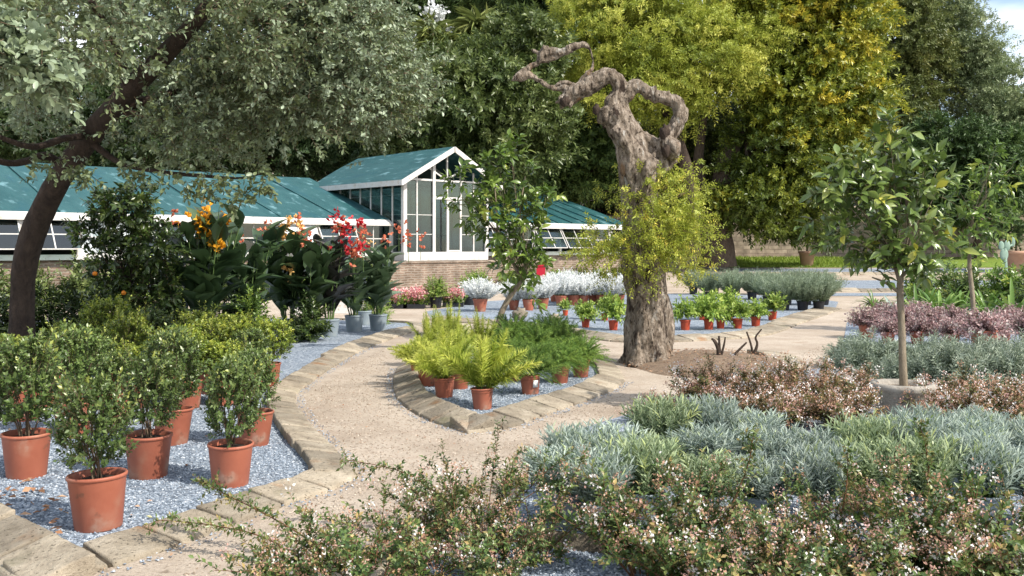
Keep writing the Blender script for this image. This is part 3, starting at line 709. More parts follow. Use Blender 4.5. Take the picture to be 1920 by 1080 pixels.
def cloudfern(seed, mat, r=.30, n=120):
    rg = np.random.default_rng(seed); mb = MB(); d = rdir(n, rg); d[:, 2] = np.abs(d[:, 2]) * 1.0 + .1
    base = d * r * rg.uniform(.1, .55, (n, 1)); base[:, 2] += .02
    sprigs(mb, base, d + rg.normal(0, .3, (n, 3)), r * rg.uniform(.5, .9, n), 60, .035, .007, TN, .25, 65, .1, rnd=.45 + rg.normal(0, .15, n), rj=.3, twig=.0015, rng=rg, updown=0)
    return mb.mesh("foliage", [mat, M['greenstem']])

def lavender(seed, mat, h=.38, r=.2, n=150, leafL=.05, leafW=.0075, nl=26, lean=.45):
    rg = np.random.default_rng(seed); mb = MB(); a = rg.uniform(0, 6.28, n); q = np.sqrt(rg.uniform(0, 1, n))
    base = np.stack([q * r * .4 * np.cos(a), q * r * .4 * np.sin(a), np.zeros(n)], 1)
    d = np.stack([np.cos(a) * q * lean, np.sin(a) * q * lean, np.ones(n) * .9], 1) + rg.normal(0, .12, (n, 3))
    sprigs(mb, base, d, h * rg.uniform(.6, 1.1, n), nl, leafL, leafW, T4, .06 * q, 38, .12, rnd=.5 + rg.normal(0, .15, n), rj=.2, twig=.0018, rng=rg, tip=.35, updown=.1)
    return mb.mesh("foliage", [mat, M['greenstem']])

def abelia(seed, mat, Ln=.6, n=36, flowers=1.0, leaf=.026, spread=.9, whites=.5):
    rg = np.random.default_rng(seed); mb = MB(); a = rg.uniform(0, 6.28, n); tilt = rg.uniform(.1, 1, n) * spread
    d = unit(np.stack([np.cos(a) * tilt, np.sin(a) * tilt, np.full(n, .75)], 1)); LL = Ln * rg.uniform(.6, 1.2, n)
    base = np.stack([np.cos(a) * .05, np.sin(a) * .05, np.zeros(n)], 1); dr = rg.uniform(.15, .45, n)
    stems(mb, base, d, LL, dr, .0042, 1, m=6)
    sprigs(mb, base, d, LL, 26, leaf, leaf * .5, T4, dr, 60, .15, rnd=.4, rj=.35, rng=rg)
    m = 9
    t = rg.uniform(.2, 1, (n, m)); p, tg = arc(base, d, LL, dr, t)
    p = p.reshape(-1, 3); tg = tg.reshape(-1, 3); k = len(p)
    sd = tg * .7 + rdir(k, rg) * .6 + [0, 0, .45]
    sl = rg.uniform(.07, .17, k)
    sprigs(mb, p, sd, sl, 12, leaf * .9, leaf * .48, T4, .15, 60, .05, rnd=.37 + rg.normal(0, .18, k), rj=.28, twig=.0018, rng=rg, tip=.24)
    # flower heads at some tips
    sel = rg.uniform(0, 1, k) < .42 * flowers
    tips = p[sel] + unit(sd[sel]) * sl[sel][:, None]
    fb = MB(); kk = len(tips); nf = 22
    c = np.repeat(tips, nf, 0) + rg.normal(0, .02, (kk * nf, 3)); dd = rdir(kk * nf, rg) + [0, 0, .5]
    base_r = np.repeat(rg.uniform(.1, .75, kk), nf)
    wh = (np.repeat(rg.uniform(0, 1, kk), nf) < .28 * min(1.6, whites)) & (rg.uniform(0, 1, kk * nf) < .55)
    rv = np.where(wh, 1.0, base_r * .65 + rg.uniform(-.12, .2, kk * nf))
    sz = np.where(wh, .019, .016) * rg.uniform(.8, 1.2, kk * nf)
    scatter(fb, T4, c, dd, rdir(kk * nf, rg), sz, sz * .7, rv)
    return mb.mesh("foliage", [mat, M['redtwig']]), fb.mesh("blossom", L['sepal'])

def roundbush(seed, mat, r=.22, h=.4, n=110, leaf=.045, wr=.5, nl=12, rmid=.45, T=T4, fl=None):
    rg = np.random.default_rng(seed); mb = MB(); d = rdir(n, rg); d[:, 2] = np.abs(d[:, 2])
    base = d * np.array([r, r, h]) * rg.uniform(.1, .6, (n, 1)); base[:, 2] += .03
    sprigs(mb, base, d * [1, 1, 1.3] + rg.normal(0, .3, (n, 3)) + [0, 0, .25], r * rg.uniform(.45, .8, n), nl, leaf, leaf * wr, T, .15, 55, .1, rnd=rmid + rg.normal(0, .13, n), rj=.28, twig=.002, rng=rg, tip=.3)
    return mb.mesh("foliage", [mat, M['greenstem']])

def strapplant(seed, mat, n=34, Ln=.6, W=.035):
    rg = np.random.default_rng(seed); mb = MB(); a = rg.uniform(0, 6.28, n); t = rg.uniform(.25, 1.2, n)
    T = templ([.6, .9, 1, .9, .7, .4, .04], .0, .15)
    tv, tf = T; v0 = []
    d = np.stack([np.cos(a) * t, np.sin(a) * t, np.ones(n)], 1); LL = Ln * rg.uniform(.6, 1.1, n)
    ts = np.broadcast_to(np.linspace(0, 1, 7), (n, 7)); pts, tg = arc(np.stack([np.cos(a) * .04, np.sin(a) * .04, np.zeros(n)], 1), unit(d), LL, .3 + .35 * t, ts)
    side = unit(np.cross(tg, [0, 0, 1.0])); up = np.cross(side, tg)
    ws = np.array([.6, .9, 1, .9, .7, .4, .04])[None, :, None] * W / 2
    v = np.stack([pts + side * ws + up * ws * .3, pts, pts - side * ws + up * ws * .3], 2).reshape(-1, 3)
    f = tf[None] + (np.arange(n) * 21)[:, None, None]
    mb.add(v, f.reshape(-1, 4), np.repeat(np.clip(.5 + rg.normal(0, .25, n), 0, 1), 21))
    return mb.mesh("foliage", mat)

def canna(seed, mat, h=1.5, n=5, leafL=.55, leafW=.2, per=6, lean=.24):
    """stalks with big paddle leaves; returns the leaf mesh and the stalk tips"""
    rg = np.random.default_rng(seed); mb = MB(); a = rg.uniform(0, 6.28, n)
    d = unit(np.stack([np.cos(a) * lean * rg.uniform(.2, 1.3, n), np.sin(a) * lean * rg.uniform(.2, 1.3, n), np.ones(n)], 1))
    base = np.stack([np.cos(a) * .07, np.sin(a) * .07, np.zeros(n)], 1); LL = h * rg.uniform(.78, 1.05, n)
    stems(mb, base, d, LL, 0.0, .014, 1, m=4, sides=6)
    t = np.broadcast_to(np.linspace(.12, .86, per), (n, per)) + rg.uniform(-.05, .05, (n, per))
    p, tg = arc(base, d, LL, np.zeros(n), t)
    ph = rg.uniform(0, 6.28, (n, 1)) + np.arange(per) * 2.6 + rg.uniform(-.5, .5, (n, per))
    out = np.stack([np.cos(ph), np.sin(ph), np.zeros_like(ph)], -1)
    el = rg.uniform(.7, 3.0, (n, per))[..., None] * np.array([0, 0, 1.0])
    aa = unit(out + el); nn = np.array([0, 0, 1.0]) - out * .6 + rg.normal(0, .25, out.shape)
    LLf = leafL * rg.uniform(.7, 1.15, (n, per)) * np.interp(t, [0, .5, 1], [1, 1, .88])
    scatter(mb, TB, p.reshape(-1, 3), aa.reshape(-1, 3), nn.reshape(-1, 3), LLf.ravel(), (LLf * leafW / leafL * rg.uniform(.8, 1.2, LLf.shape)).ravel(), .5 + rg.normal(0, .22, LLf.size))
    return mb.mesh("foliage", [mat, M['greenstem']]), base + d * LL[:, None]

def canna_flowers(seed, pts, mats, size=.085, n=9, spread=.055):
    rg = np.random.default_rng(seed); mb = MB()
    for i, p in enumerate(pts):
        k = n * 4
        cc = np.repeat(p + rg.normal(0, spread, (n, 3)) * [1, 1, 1.5] + [0, 0, .06], 4, 0)
        dd = rdir(k, rg) + [0, 0, .6]; mm = i % len(mats)
        scatter(mb, TL, cc, dd, rdir(k, rg), size * rg.uniform(.7, 1.15, k), size * .62, rg.uniform(0, 1, k), mm)
    stems(mb, np.array([p - [0, 0, .35] for p in pts]), np.tile([0, 0, 1.0], (len(pts), 1)), .42, 0, .006, len(mats))
    return mb.mesh("blossom", list(mats) + [M['greenstem']])

def potted(name, label, cat, loc, pot, soil, potw, ph, plants, rot=0.0, scale=1.0, pscale=1.0, group=None, tilt=(0, 0), ptscale=1.0):
    root = thing(name, label, cat, loc, rot, scale, group)
    if pot is not None:
        part("pot", pot, root, rot=(tilt[0], tilt[1], 0), scale=ptscale); part("soil", soil, root, rot=(tilt[0], tilt[1], 0), scale=ptscale)
    for nm, me in plants: part(nm, me, root, loc=(0, 0, ph * ptscale), rot=(random.uniform(-.09, .09), random.uniform(-.09, .09), 0), scale=pscale)
    return root

# ------------------------------------------------------------------ left bed: potted privet
PV = [privet(10 + i, L['privet'], .60, .25, 310, .30, .032) for i in range(3)]
PL = [privet(20 + i, L['limeprivet'], .62, .30, 400, .42, .032, .46) for i in range(4)]
fr = [  # base px, plant, scale, label
    (185, 993, 0, 1.02, .98, "dark privet in the foremost terracotta pot beside the shaded kerb corner"),
    (50, 897, 1, 1.02, 1.22, "bushy privet in a terracotta pot cut by the photo's edge"),
    (432, 913, 2, .94, 1.12, "dense upright privet in a terracotta pot standing apart by the straight kerb"),
    (278, 898, 0, 1.0, 1.0, "terracotta-potted privet half hidden behind the foremost pot"),
    (322, 836, 1, .98, 1.2, "terracotta-potted privet in the second rank, over open gravel"),
    (136, 822, 2, 1.0, 1.15, "terracotta-potted privet in the second rank with a white label hole on its pot"),
    (476, 838, 0, .92, 1.0, "terracotta pot of privet tucked behind the dense upright one, touching the kerb"),
]
gp = "privet shrubs in terracotta pots"
for i, (u, v, k, s, ps, lb) in enumerate(fr):
    r = potted("potted_shrub", lb, "potted plant", G(u, v - 4), POT, POTS, .33, .29, [("foliage", PV[k])], rot=i * 1.7, scale=s, pscale=(ps * (.74 if i == 2 else .86), ps * (.74 if i == 2 else .86), ps), group=gp, tilt=(random.uniform(-.03, .03), random.uniform(-.05, .05)))
    if i == 5:
        mb = MB(); box(mb, (-.045, -.006, -.035), (.045, .006, .035)); part("plant_tag", mb.mesh("plant_tag", M['tag']), r, loc=(-math.sin(r.rotation_euler.z) * .17, -math.cos(r.rotation_euler.z) * .165, .17), rot=(0, 0, -r.rotation_euler.z))
rows = [("front", 790, [(-30, 1.0), (45, 1), (215, .9)]), ("middle", 762, [(10, 1.1), (95, 1.05), (180, 1), (262, .98), (345, 1.05), (420, 1.0)]),
        ("back", 742, [(-35, 1.1), (60, 1.05), (150, 1.1), (235, 1.15), (318, 1.1), (398, 1.08), (470, 1.08)]), ("rear", 722, [(110, 1.15), (205, 1.2), (290, 1.2), (370, 1.15), (440, 1.12), (508, 1.1)])]
for nm, v, us in rows:
    for i, (u, s) in enumerate(us):
        nth = ORD[len(us) - 1 - i]
        potted("potted_shrub", f"lime-tipped potted privet, {nth} from the path kerb in the {nm} rank of the mass", "potted plant", G(u + random.uniform(-8, 8), v + random.uniform(-5, 5)), POT, POTS, .33, .29,
               [("foliage", PL[(i * 3 + v) % 4] if v < 790 and (i * 7 + v) % 4 else PV[i % 3])], rot=random.uniform(0, 6), scale=random.uniform(.9, 1.02), pscale=(lambda k: (k * random.uniform(.85, 1.0), k * random.uniform(.85, 1.0), k * random.uniform(.72, 1.08)))(s * .93 * (.85 if u < 120 else 1)), group=gp)

# ------------------------------------------------------------------ shaded plants behind: dark grasses, orange tree, cannas
DG = [strapplant(300 + i, L['darkgrass'], 90, 1.05, .018) for i in range(2)]
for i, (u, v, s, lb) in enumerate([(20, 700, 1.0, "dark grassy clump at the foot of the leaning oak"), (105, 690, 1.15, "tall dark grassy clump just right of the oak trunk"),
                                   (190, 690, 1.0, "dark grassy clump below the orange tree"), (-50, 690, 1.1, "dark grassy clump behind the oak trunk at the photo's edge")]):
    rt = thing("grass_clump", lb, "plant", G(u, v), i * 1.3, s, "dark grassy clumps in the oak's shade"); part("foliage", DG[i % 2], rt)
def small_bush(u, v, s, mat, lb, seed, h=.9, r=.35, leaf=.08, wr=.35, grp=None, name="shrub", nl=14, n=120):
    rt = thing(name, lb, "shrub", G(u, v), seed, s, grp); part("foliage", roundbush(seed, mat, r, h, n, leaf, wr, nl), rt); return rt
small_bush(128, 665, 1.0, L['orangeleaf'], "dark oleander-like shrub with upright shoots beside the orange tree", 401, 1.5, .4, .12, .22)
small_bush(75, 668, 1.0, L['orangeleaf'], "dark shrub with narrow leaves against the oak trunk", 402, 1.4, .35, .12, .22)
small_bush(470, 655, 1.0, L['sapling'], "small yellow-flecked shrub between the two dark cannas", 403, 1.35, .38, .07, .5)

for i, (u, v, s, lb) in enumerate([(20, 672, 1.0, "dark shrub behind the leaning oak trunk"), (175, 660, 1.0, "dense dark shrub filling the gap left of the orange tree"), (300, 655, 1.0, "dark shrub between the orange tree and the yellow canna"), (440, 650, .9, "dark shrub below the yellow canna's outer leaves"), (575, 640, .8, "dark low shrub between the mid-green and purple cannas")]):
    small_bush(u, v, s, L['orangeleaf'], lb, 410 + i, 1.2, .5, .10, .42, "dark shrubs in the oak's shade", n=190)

for i in range(11):
    a_ = -14.5 + i * 1.32; gx, gy = -3.83 + a_ * math.cos(R(43)) - .1 * math.sin(R(43)), 34 + a_ * math.sin(R(43)) + .1 * math.cos(R(43)) - .9
    rt = thing("wall_shrub", f"shrub against the brick plinth below the long greenhouse wing, {ORD[10 - i]} from the glazed gable", "shrub", (gx, gy, 0), i, (1.35 if i < 6 else 1.0) + .2 * math.sin(i * 2.1), "shrubs along the greenhouse plinth")
    part("foliage", roundbush(430 + i, L['midtree'] if i % 4 else L['smallgreen'], .62, 1.35, 210, .10, .45, 12, .4), rt)
for i in range(6):
    a_ = 5.2 + i * 1.25; gx, gy = -3.83 + a_ * math.cos(R(43)), 34 + a_ * math.sin(R(43)) - .9
    rt = thing("wall_shrub", f"low shrub below the right greenhouse wing, {ORD[i]} from the glazed gable", "shrub", (gx, gy, 0), i, .95, "shrubs along the greenhouse plinth")
    part("foliage", roundbush(450 + i, L['midtree'] if i % 2 else L['smallgreen'], .5, .85, 150, .10, .45, 12, .4), rt)

def leafy_tree(name, label, loc, trunk, blobs, mat, bark, leaf, wr, per_blob, seed, cat="tree", T=TL, nl=9, sl=.3, rmid=.45, pot=None, fruits=None, droop=.2, twig=.004, group=None, spread=55):
    """small tree built about its own base; trunk: [(pts, radii), ...] in local coords; blobs: [(centre, radii), ...]"""
    rg = np.random.default_rng(seed); root = thing(name, label, cat, loc, group=group)
    tb = MB()
    for k, (pts, rad) in enumerate(trunk): tube(tb, pts, rad, 9, 5, wob=.12, seed=seed + k)
    mb = MB()
    for c, rr in blobs:
        c = np.array(c, float); rr = np.array(rr, float); n = int(per_blob * max(.3, rr.prod() ** (2 / 3) / .16))
        d = rdir(n, rg); q = rg.uniform(.15, 1, (n, 1)) ** .6; base = c + d * rr * q * .85
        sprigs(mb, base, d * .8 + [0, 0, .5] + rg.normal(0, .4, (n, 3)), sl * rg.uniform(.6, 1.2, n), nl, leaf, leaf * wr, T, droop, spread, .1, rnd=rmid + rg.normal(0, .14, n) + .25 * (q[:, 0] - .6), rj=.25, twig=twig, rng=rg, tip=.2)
        o = np.array(trunk[0][0][-1], float)
        m = max(2, n // 14); bd = base[:m] - o
        stems(tb, np.tile(o, (m, 1)), bd, np.linalg.norm(bd, axis=1), 0, twig * 2.2, 0, m=3)
    part("trunk", tb.mesh("trunk", bark), root); part("crown", mb.mesh("crown", [mat, M['twig']]), root)
    if fruits:
        for f in fruits:
            fb = MB(); ellip(fb, (0, 0, 0), (.036, .036, .034)); part("fruit", fb.mesh("fruit", M['orange']), root, loc=f)
    return root
o0 = G(240, 662)
pxm = o0[1] / F
def lo(u, v, dy=0.0, o=o0):
    y = o[1] + dy; return ((u - CU) / F * y - o[0], dy, EYE - (v - HV) / F * y - o[2])
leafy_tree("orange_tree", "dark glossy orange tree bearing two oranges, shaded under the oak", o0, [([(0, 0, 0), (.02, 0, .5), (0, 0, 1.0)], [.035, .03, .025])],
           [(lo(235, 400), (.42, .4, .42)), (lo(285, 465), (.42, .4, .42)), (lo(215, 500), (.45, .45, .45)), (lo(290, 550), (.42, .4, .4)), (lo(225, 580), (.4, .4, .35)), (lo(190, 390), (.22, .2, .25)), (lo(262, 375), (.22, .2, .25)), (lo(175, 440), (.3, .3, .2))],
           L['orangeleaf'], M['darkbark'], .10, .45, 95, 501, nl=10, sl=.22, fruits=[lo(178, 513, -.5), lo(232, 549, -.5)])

def canna_plant(label, u, v, s, mat, seed, flowers, mats, h, pot=True, leafL=.55, leafW=.2, n=5, per=6, fsize=.085, nflow=9, cat="canna lily"):
    o = G(u, v); rt = thing("canna_lily", label, cat, o, 0, s, "tall canna lilies in grey pots")
    me, tips = canna(seed, mat, h, n, leafL, leafW, per)
    if pot: part("pot", GPOT, rt); part("soil", GPOTS, rt)
    part("foliage", me, rt, loc=(0, 0, .28))
    pts = np.array([np.array(lo(a, b, dy, o)) / s for a, b, dy in flowers])
    part("blossom", canna_flowers(seed + 1, pts, mats, fsize, nflow), rt)
    return rt
canna_plant("tall dark-leaved canna with a spray of golden yellow flowers", 385, 655, 1, L['canna'], 601,
            [(385, 400, 0), (372, 432, -.1), (392, 445, -.2), (408, 462, -.15), (355, 425, 0), (418, 430, .1), (400, 450, -.1), (382, 425, 0), (420, 420, 0)], [L['yellow']], 1.95, leafL=.66, leafW=.27, n=11)
canna_plant("canna with few orange-red flowers wedged between the orange tree and yellow canna", 335, 648, 1, L['canna'], 611,
            [(322, 405, 0), (332, 428, 0), (442, 430, .2), (447, 446, .2), (440, 425, .1)], [L['coral']], 1.4, leafL=.55, leafW=.2, n=6, fsize=.06, nflow=5)
canna_plant("broad mid-green canna with scattered pale yellow and coral flowers", 540, 632, 1, L['canna'], 621,
            [(502, 437, 0), (530, 437, .1), (540, 425, .1), (558, 425, .1), (562, 428, 0), (538, 457, -.1), (572, 455, -.1), (548, 520, -.2)], [L['coral'], L['paleyellow'], L['paleyellow']], 1.65, leafL=.62, leafW=.24, n=13, fsize=.08, nflow=9)
canna_plant("purple-black-leaved canna with scarlet and coral flower heads", 618, 631, 1, L['cannadark'], 631,
            [(634, 418, 0), (637, 432, 0), (650, 437, 0), (674, 428, 0), (680, 443, -.1), (640, 445, 0), (655, 473, -.2), (665, 483, -.2), (681, 473, -.2), (620, 484, -.2), (662, 476, -.2)],
            [L['redpetal'], L['coral'], L['redpetal']], 1.5, leafL=.56, leafW=.22, n=9, fsize=.075, nflow=11)
canna_plant("pale grey-green canna with small orange flowers, last in the row", 709, 620, 1, L['cannalight'], 641,
            [(748, 437, 0), (766, 440, 0), (766, 458, 0), (789, 454, 0), (726, 460, 0)], [L['coral']], 1.35, leafL=.46, leafW=.22, n=11, fsize=.07, nflow=7)
canna_plant("leafy canna in a grey pot set behind the pale one", 682, 609, .92, L['canna'], 651, [(690, 452, 0), (700, 462, 0)], [L['paleyellow']], 1.2, leafL=.45, leafW=.17, n=4, fsize=.05, nflow=3)
canna_plant("leafy dark canna with a single orange bloom, between the yellow and the mid-green ones", 462, 643, 1, L['canna'], 661, [(468, 500, 0)], [L['coral']], 1.5, leafL=.6, leafW=.25, n=10, fsize=.05, nflow=4)
canna_plant("dense green canna with one pale bloom, between the mid-green and purple ones", 582, 634, 1, L['canna'], 671, [(585, 478, 0)], [L['paleyellow']], 1.4, leafL=.56, leafW=.24, n=10, fsize=.05, nflow=4)
canna_plant("leafy canna filling the gap between the purple and the pale ones", 664, 622, 1, L['cannalight'], 681, [(668, 470, .2)], [L['coral']], 1.25, leafL=.5, leafW=.22, n=9, fsize=.05, nflow=4)
small_bush(700, 607, 1.0, L['smallgreen'], "feathery yellow-green shrub rising behind the scarlet canna", 404, 1.75, .40, .06, .25, nl=20, n=170)

# ------------------------------------------------------------------ centre bed: ferns
FN = [fern(700 + i, L['fern'], 20, .60, .10, .8) for i in range(3)]
FT = [fern(710 + i, L['fern'], 22, .76, .088, 1.7) for i in range(2)]
DF = [cloudfern(720 + i, L['darkfern'], .38, 210) for i in range(3)]
gf = "foxtail ferns in terracotta pots on the middle bed"
ferns = [(905, 769, FN[0], 1.0, 1.35, "brightest lime foxtail fern in the foremost terracotta pot"), (833, 747, FN[1], .95, 1.15, "lime foxtail fern in the pot just left of the foremost one"),
         (801, 726, FN[2], .95, 1.15, "lime foxtail fern by the dark kerb, its pot third from the bed's tip"), (787, 712, FN[0], .9, .9, "lime foxtail fern leaning over the path at the bed's rounded end"),
         (862, 731, FT[0], .9, .9, "small lime fern in shadow between the two front pots"), (852, 700, FT[1], 1, 1.0, "tallest upright lime fern rising behind the front pots"),
         (805, 690, FT[0], 1, .9, "upright lime fern at the back of the rounded end"), (905, 695, FT[0], 1, .9, "upright lime fern in the middle of the bed"),
         (840, 672, FT[1], 1, .95, "hindmost lime fern nearest the sapling")]
darks = [(995, 741, DF[0], 1.0, .95, "soft green asparagus fern in a terracotta pot with a white tag"), (1050, 720, DF[1], .85, 1.0, "soft green asparagus fern second along the sunlit kerb"), (1089, 709, DF[2], .95, .9, "soft green asparagus fern at the pointed end of the bed"),
         (972, 716, DF[1], .9, 1.0, "shaded green fern just behind the tagged pot"), (955, 690, DF[2], 1, 1.1, "green cloud fern behind the brightest fern"), (1005, 690, DF[0], 1, 1.15, "green cloud fern in the centre of the back row"),
         (1050, 685, DF[2], 1, 1.15, "green cloud fern near the flat slabs"), (960, 668, DF[0], 1, 1.1, "hindmost green cloud fern at the sapling's foot"), (1030, 668, DF[1], 1, 1.1, "hindmost green cloud fern towards the red pots")]
for i, (u, v, me, s, ps, lb) in enumerate(ferns + darks):
    r = potted("potted_fern", lb, "fern", G(u, v - 2), FPOT, FPOTS, .23, .20, [("foliage", me)], rot=i * 2.1, scale=s, pscale=ps, group=gf, tilt=(0, random.uniform(-.05, .05)), ptscale=1.0 / s)
    if "white tag" in lb:
        mb = MB(); box(mb, (-.03, -.003, -.04), (.03, .003, .04)); a = r.rotation_euler.z
        part("plant_tag", mb.mesh("plant_tag", M['tag']), r, loc=(.115 * math.cos(-1.1 - a), .115 * math.sin(-1.1 - a), .13), rot=(.1, 0, .47 - a))

# sapling in the middle bed
o1 = G(932, 640)
def lo1(u, v, dy=0.0): return lo(u, v, dy, o1)
leafy_tree("sapling", "young leafy camphor sapling with a slanting stem rising from the fern bed", o1,
           [([lo1(930, 640), lo1(936, 600), lo1(948, 570), lo1(968, 540), lo1(985, 520)], [.06, .055, .05, .04, .03]), ([lo1(980, 525), lo1(960, 490), lo1(935, 440), lo1(930, 380), lo1(925, 320)], [.03, .026, .02, .014, .008]),
            ([lo1(985, 520), lo1(985, 470), lo1(975, 400), lo1(985, 330)], [.03, .024, .018, .008]), ([lo1(935, 440), lo1(900, 400), lo1(865, 370)], [.018, .012, .006])],
           [(lo1(932, 305), (.20, .25, .32)), (lo1(925, 370), (.40, .4, .42)), (lo1(880, 395), (.32, .3, .28)), (lo1(985, 345), (.22, .25, .35)), (lo1(985, 400), (.36, .4, .38)), (lo1(935, 430), (.48, .45, .38)), (lo1(1000, 455), (.30, .35, .42)),
            (lo1(955, 490), (.42, .4, .30)), (lo1(1030, 375), (.14, .15, .22)), (lo1(860, 335), (.10, .1, .15)), (lo1(1010, 500), (.25, .3, .25)), (lo1(905, 345), (.16, .16, .3)), (lo1(965, 285), (.12, .12, .2)), (lo1(985, 545), (.3, .3, .15))],
           L['sapling'], M['palebark'], .14, .48, 28, 811, nl=8, sl=.24, twig=.003)

# ------------------------------------------------------------------ far bed: small red pots, white bushes, grey-green lavender
SG = [roundbush(830 + i, L['smallgreen'], .20, .30, 70, .05, .5) for i in range(3)]
gs = "fresh green plants in small red pots"
rp = [(1098, 614, .9, "lime-leaved plant in a small red pot nearest the fern bed"), (1150, 619, 1, "variegated plant in a small red pot just left of the thick trunk"), (1134, 601, .85, "small red-potted plant half hidden behind the one beside the trunk"),
      (1092, 598, .8, "small red-potted plant in the second row above the ferns"), (1060, 592, .7, "dark low plant in a small red pot by a pale stone"),
      (1285, 619, 1.05, "leafy red-potted plant first to the right of the thick trunk"), (1329, 618, 1.05, "leafy red-potted plant second to the right of the thick trunk"), (1351, 616, .9, "red-potted plant with a white tag, third right of the trunk"),
      (1383, 616, 1.05, "leafy red-potted plant above the bare pruned stems, fourth right of the trunk"), (1417, 612, 1.05, "leafy red-potted plant fifth right of the trunk"), (1448, 601, 1.05, "last small red pot at the kerb corner, slightly apart"),
      (1318, 600, 1.0, "red-potted plant in the second row behind the row right of the trunk"), (1366, 600, 1.0, "red-potted plant in the second row near the grey-green lavender")]
for i, (u, v, s, lb) in enumerate(rp):
    potted("potted_plant", lb, "potted plant", G(u, v), RPOT, RPOTS, .2, .17, [("foliage", SG[i % 3])], rot=i * 1.1, scale=s, pscale=(lambda a: (a, a, a * random.uniform(.85, 1.25)))(random.uniform(1.2, 1.6)), group=gs)
WB = [lavender(850 + i, L['whitebush'], .50, .34, 260, .06, .018, 22, .85) for i in range(3)]
gw = "white silvery bushes in terracotta pots"
wh = [(905, 583, 1.15, "large white bush standing apart beside the clipped dark-potted bush"), (988, 583, 1.0, "white bush half hidden by the sapling's stem"), (1022, 581, 1.0, "white bush in the pot with green leaves at its rim"), (962, 580, .9, "white bush behind the sapling foliage")]
wx = [1052, 1075, 1095, 1114, 1131, 1147, 1162]
wh += [(u, 574 - i * .6, 1.0, f"front-row white bush, {ORD[len(wx) - 1 - i]} from the thick trunk") for i, u in enumerate(wx)]
wy = [1045, 1068, 1090, 1112, 1133, 1153]
wh += [(u, 567 - i * .5, 1.05, f"back-row white bush, {ORD[len(wy) - 1 - i]} from the thick trunk") for i, u in enumerate(wy)]
for i, (u, v, s, lb) in enumerate(wh):
    potted("potted_bush", lb, "potted plant", G(u + random.uniform(-5, 5), v + random.uniform(-2, 2)), CPOT, CPOTS, .34, .27, [("foliage", WB[i % 3])], rot=i * 1.3, scale=s * .95, pscale=(lambda a: (a, a, a * random.uniform(.85, 1.2)))(random.uniform(1.0, 1.25)), group=gw)
GL_ = [lavender(870 + i, L['greyrow'], .55, .34, 150, .07, .012, 24, .8) for i in range(3)]
gg = "grey-green lavender in black pots"
n = 0
for rn, v, us in (("front", 582, [1470, 1505, 1535]), ("second", 572, [1440, 1475, 1512, 1545]), ("third", 562, [1330, 1370, 1410, 1450, 1490, 1530]), ("back", 552, [1300, 1340, 1380, 1420, 1460, 1500, 1535])):
    for i, u in enumerate(us):
        potted("potted_lavender", f"grey-green lavender in a black pot, {ORD[i]} from the thick trunk in the {rn} row", "lavender", G(u, v), BPOT, BPOTS, .3, .22, [("foliage", GL_[n % 3])], rot=n * 1.9, scale=1.0, pscale=1.15, group=gg); n += 1
# bushes and flower trays by the brick wall
TOP = [roundbush(890 + i, L['smallgreen'], .34, .62, 190, .045, .5, 12, .35) for i in range(2)]
for u, v, s, lb in [(817, 577, 1.0, "round clipped bush in a black pot in front of the brick wall"), (880, 572, 1.05, "round clipped bush in a black pot behind the big white bush")]:
    potted("clipped_bush", lb, "potted plant", G(u, v), BPOT, BPOTS, .3, .22, [("foliage", TOP[0 if u < 850 else 1])], rot=u, scale=1.15 * s, group="clipped bushes in black pots")
for i, (u, v, s, lb) in enumerate([(1030, 556, .9, "yellow-green bush by the red post"), (1068, 556, 1.0, "yellow-green bush behind the white row, centre of three"), (1115, 556, .95, "yellow-green bush nearest the thick trunk behind the white row"), (985, 556, .9, "yellow-green bush behind the sapling stem"), (900, 556, 1.1, "yellow-green bush under the greenhouse plinth")]):
    potted("potted_bush", lb, "potted plant", G(u, v), BPOT, BPOTS, .3, .22, [("foliage", TOP[i % 2])], rot=i, scale=1.0 * s, pscale=1.15, group="yellow-green bushes behind the white bushes")
def flower_tray(label, u, v, seed, w=.55):
    rg = np.random.default_rng(seed); o = G(u, v); rt = thing("flower_tray", label, "flower tray", o, 0, 1, "trays of pink flowers")
    mb = MB(); box(mb, (-w / 2, -.18, 0), (w / 2, .18, .02)); 
    for a, b in (((-w / 2, -.18, .02), (w / 2, -.165, .12)), ((-w / 2, .165, .02), (w / 2, .18, .12)), ((-w / 2, -.165, .02), (-w / 2 + .015, .165, .12)), ((w / 2 - .015, -.165, .02), (w / 2, .165, .12))): box(mb, a, b)
    part("tray", mb.mesh("tray", M['blackplastic'], smooth=False), rt)
    k = 90; b = np.stack([rg.uniform(-w / 2, w / 2, k), rg.uniform(-.16, .16, k), np.full(k, .06)], 1); mb = MB()
    sprigs(mb, b, rg.normal(0, .4, (k, 3)) + [0, 0, 1], rg.uniform(.2, .42, k), 9, .06, .035, T4, .1, 60, .2, rnd=.35, rj=.3, twig=.003, rng=rg)
    part("foliage", mb.mesh("foliage", [L['smallgreen'], M['greenstem']]), rt)
    k = 60; c = np.stack([rg.uniform(-w / 2, w / 2, k), rg.uniform(-.2, .1, k), rg.uniform(.22, .5, k)], 1); mb = MB()
    c = np.repeat(c, 10, 0) + rg.normal(0, .03, (k * 10, 3)); scatter(mb, T4, c, rdir(k * 10, rg), rdir(k * 10, rg), .055, .045, rg.uniform(0, 1, k * 10))
    part("blossom", mb.mesh("blossom", L['pinkflower']), rt)
for i, (u, v, lb) in enumerate([(745, 578, "tray of pink flowers beside the pale canna"), (777, 578, "tray of pale pink flowers left of the clipped bush"), (850, 575, "tray of red-pink flowers between the two clipped bushes"), (793, 572, "tray of pink flowers just behind the clipped bush")]):
    flower_tray(lb, u, v, 900 + i)
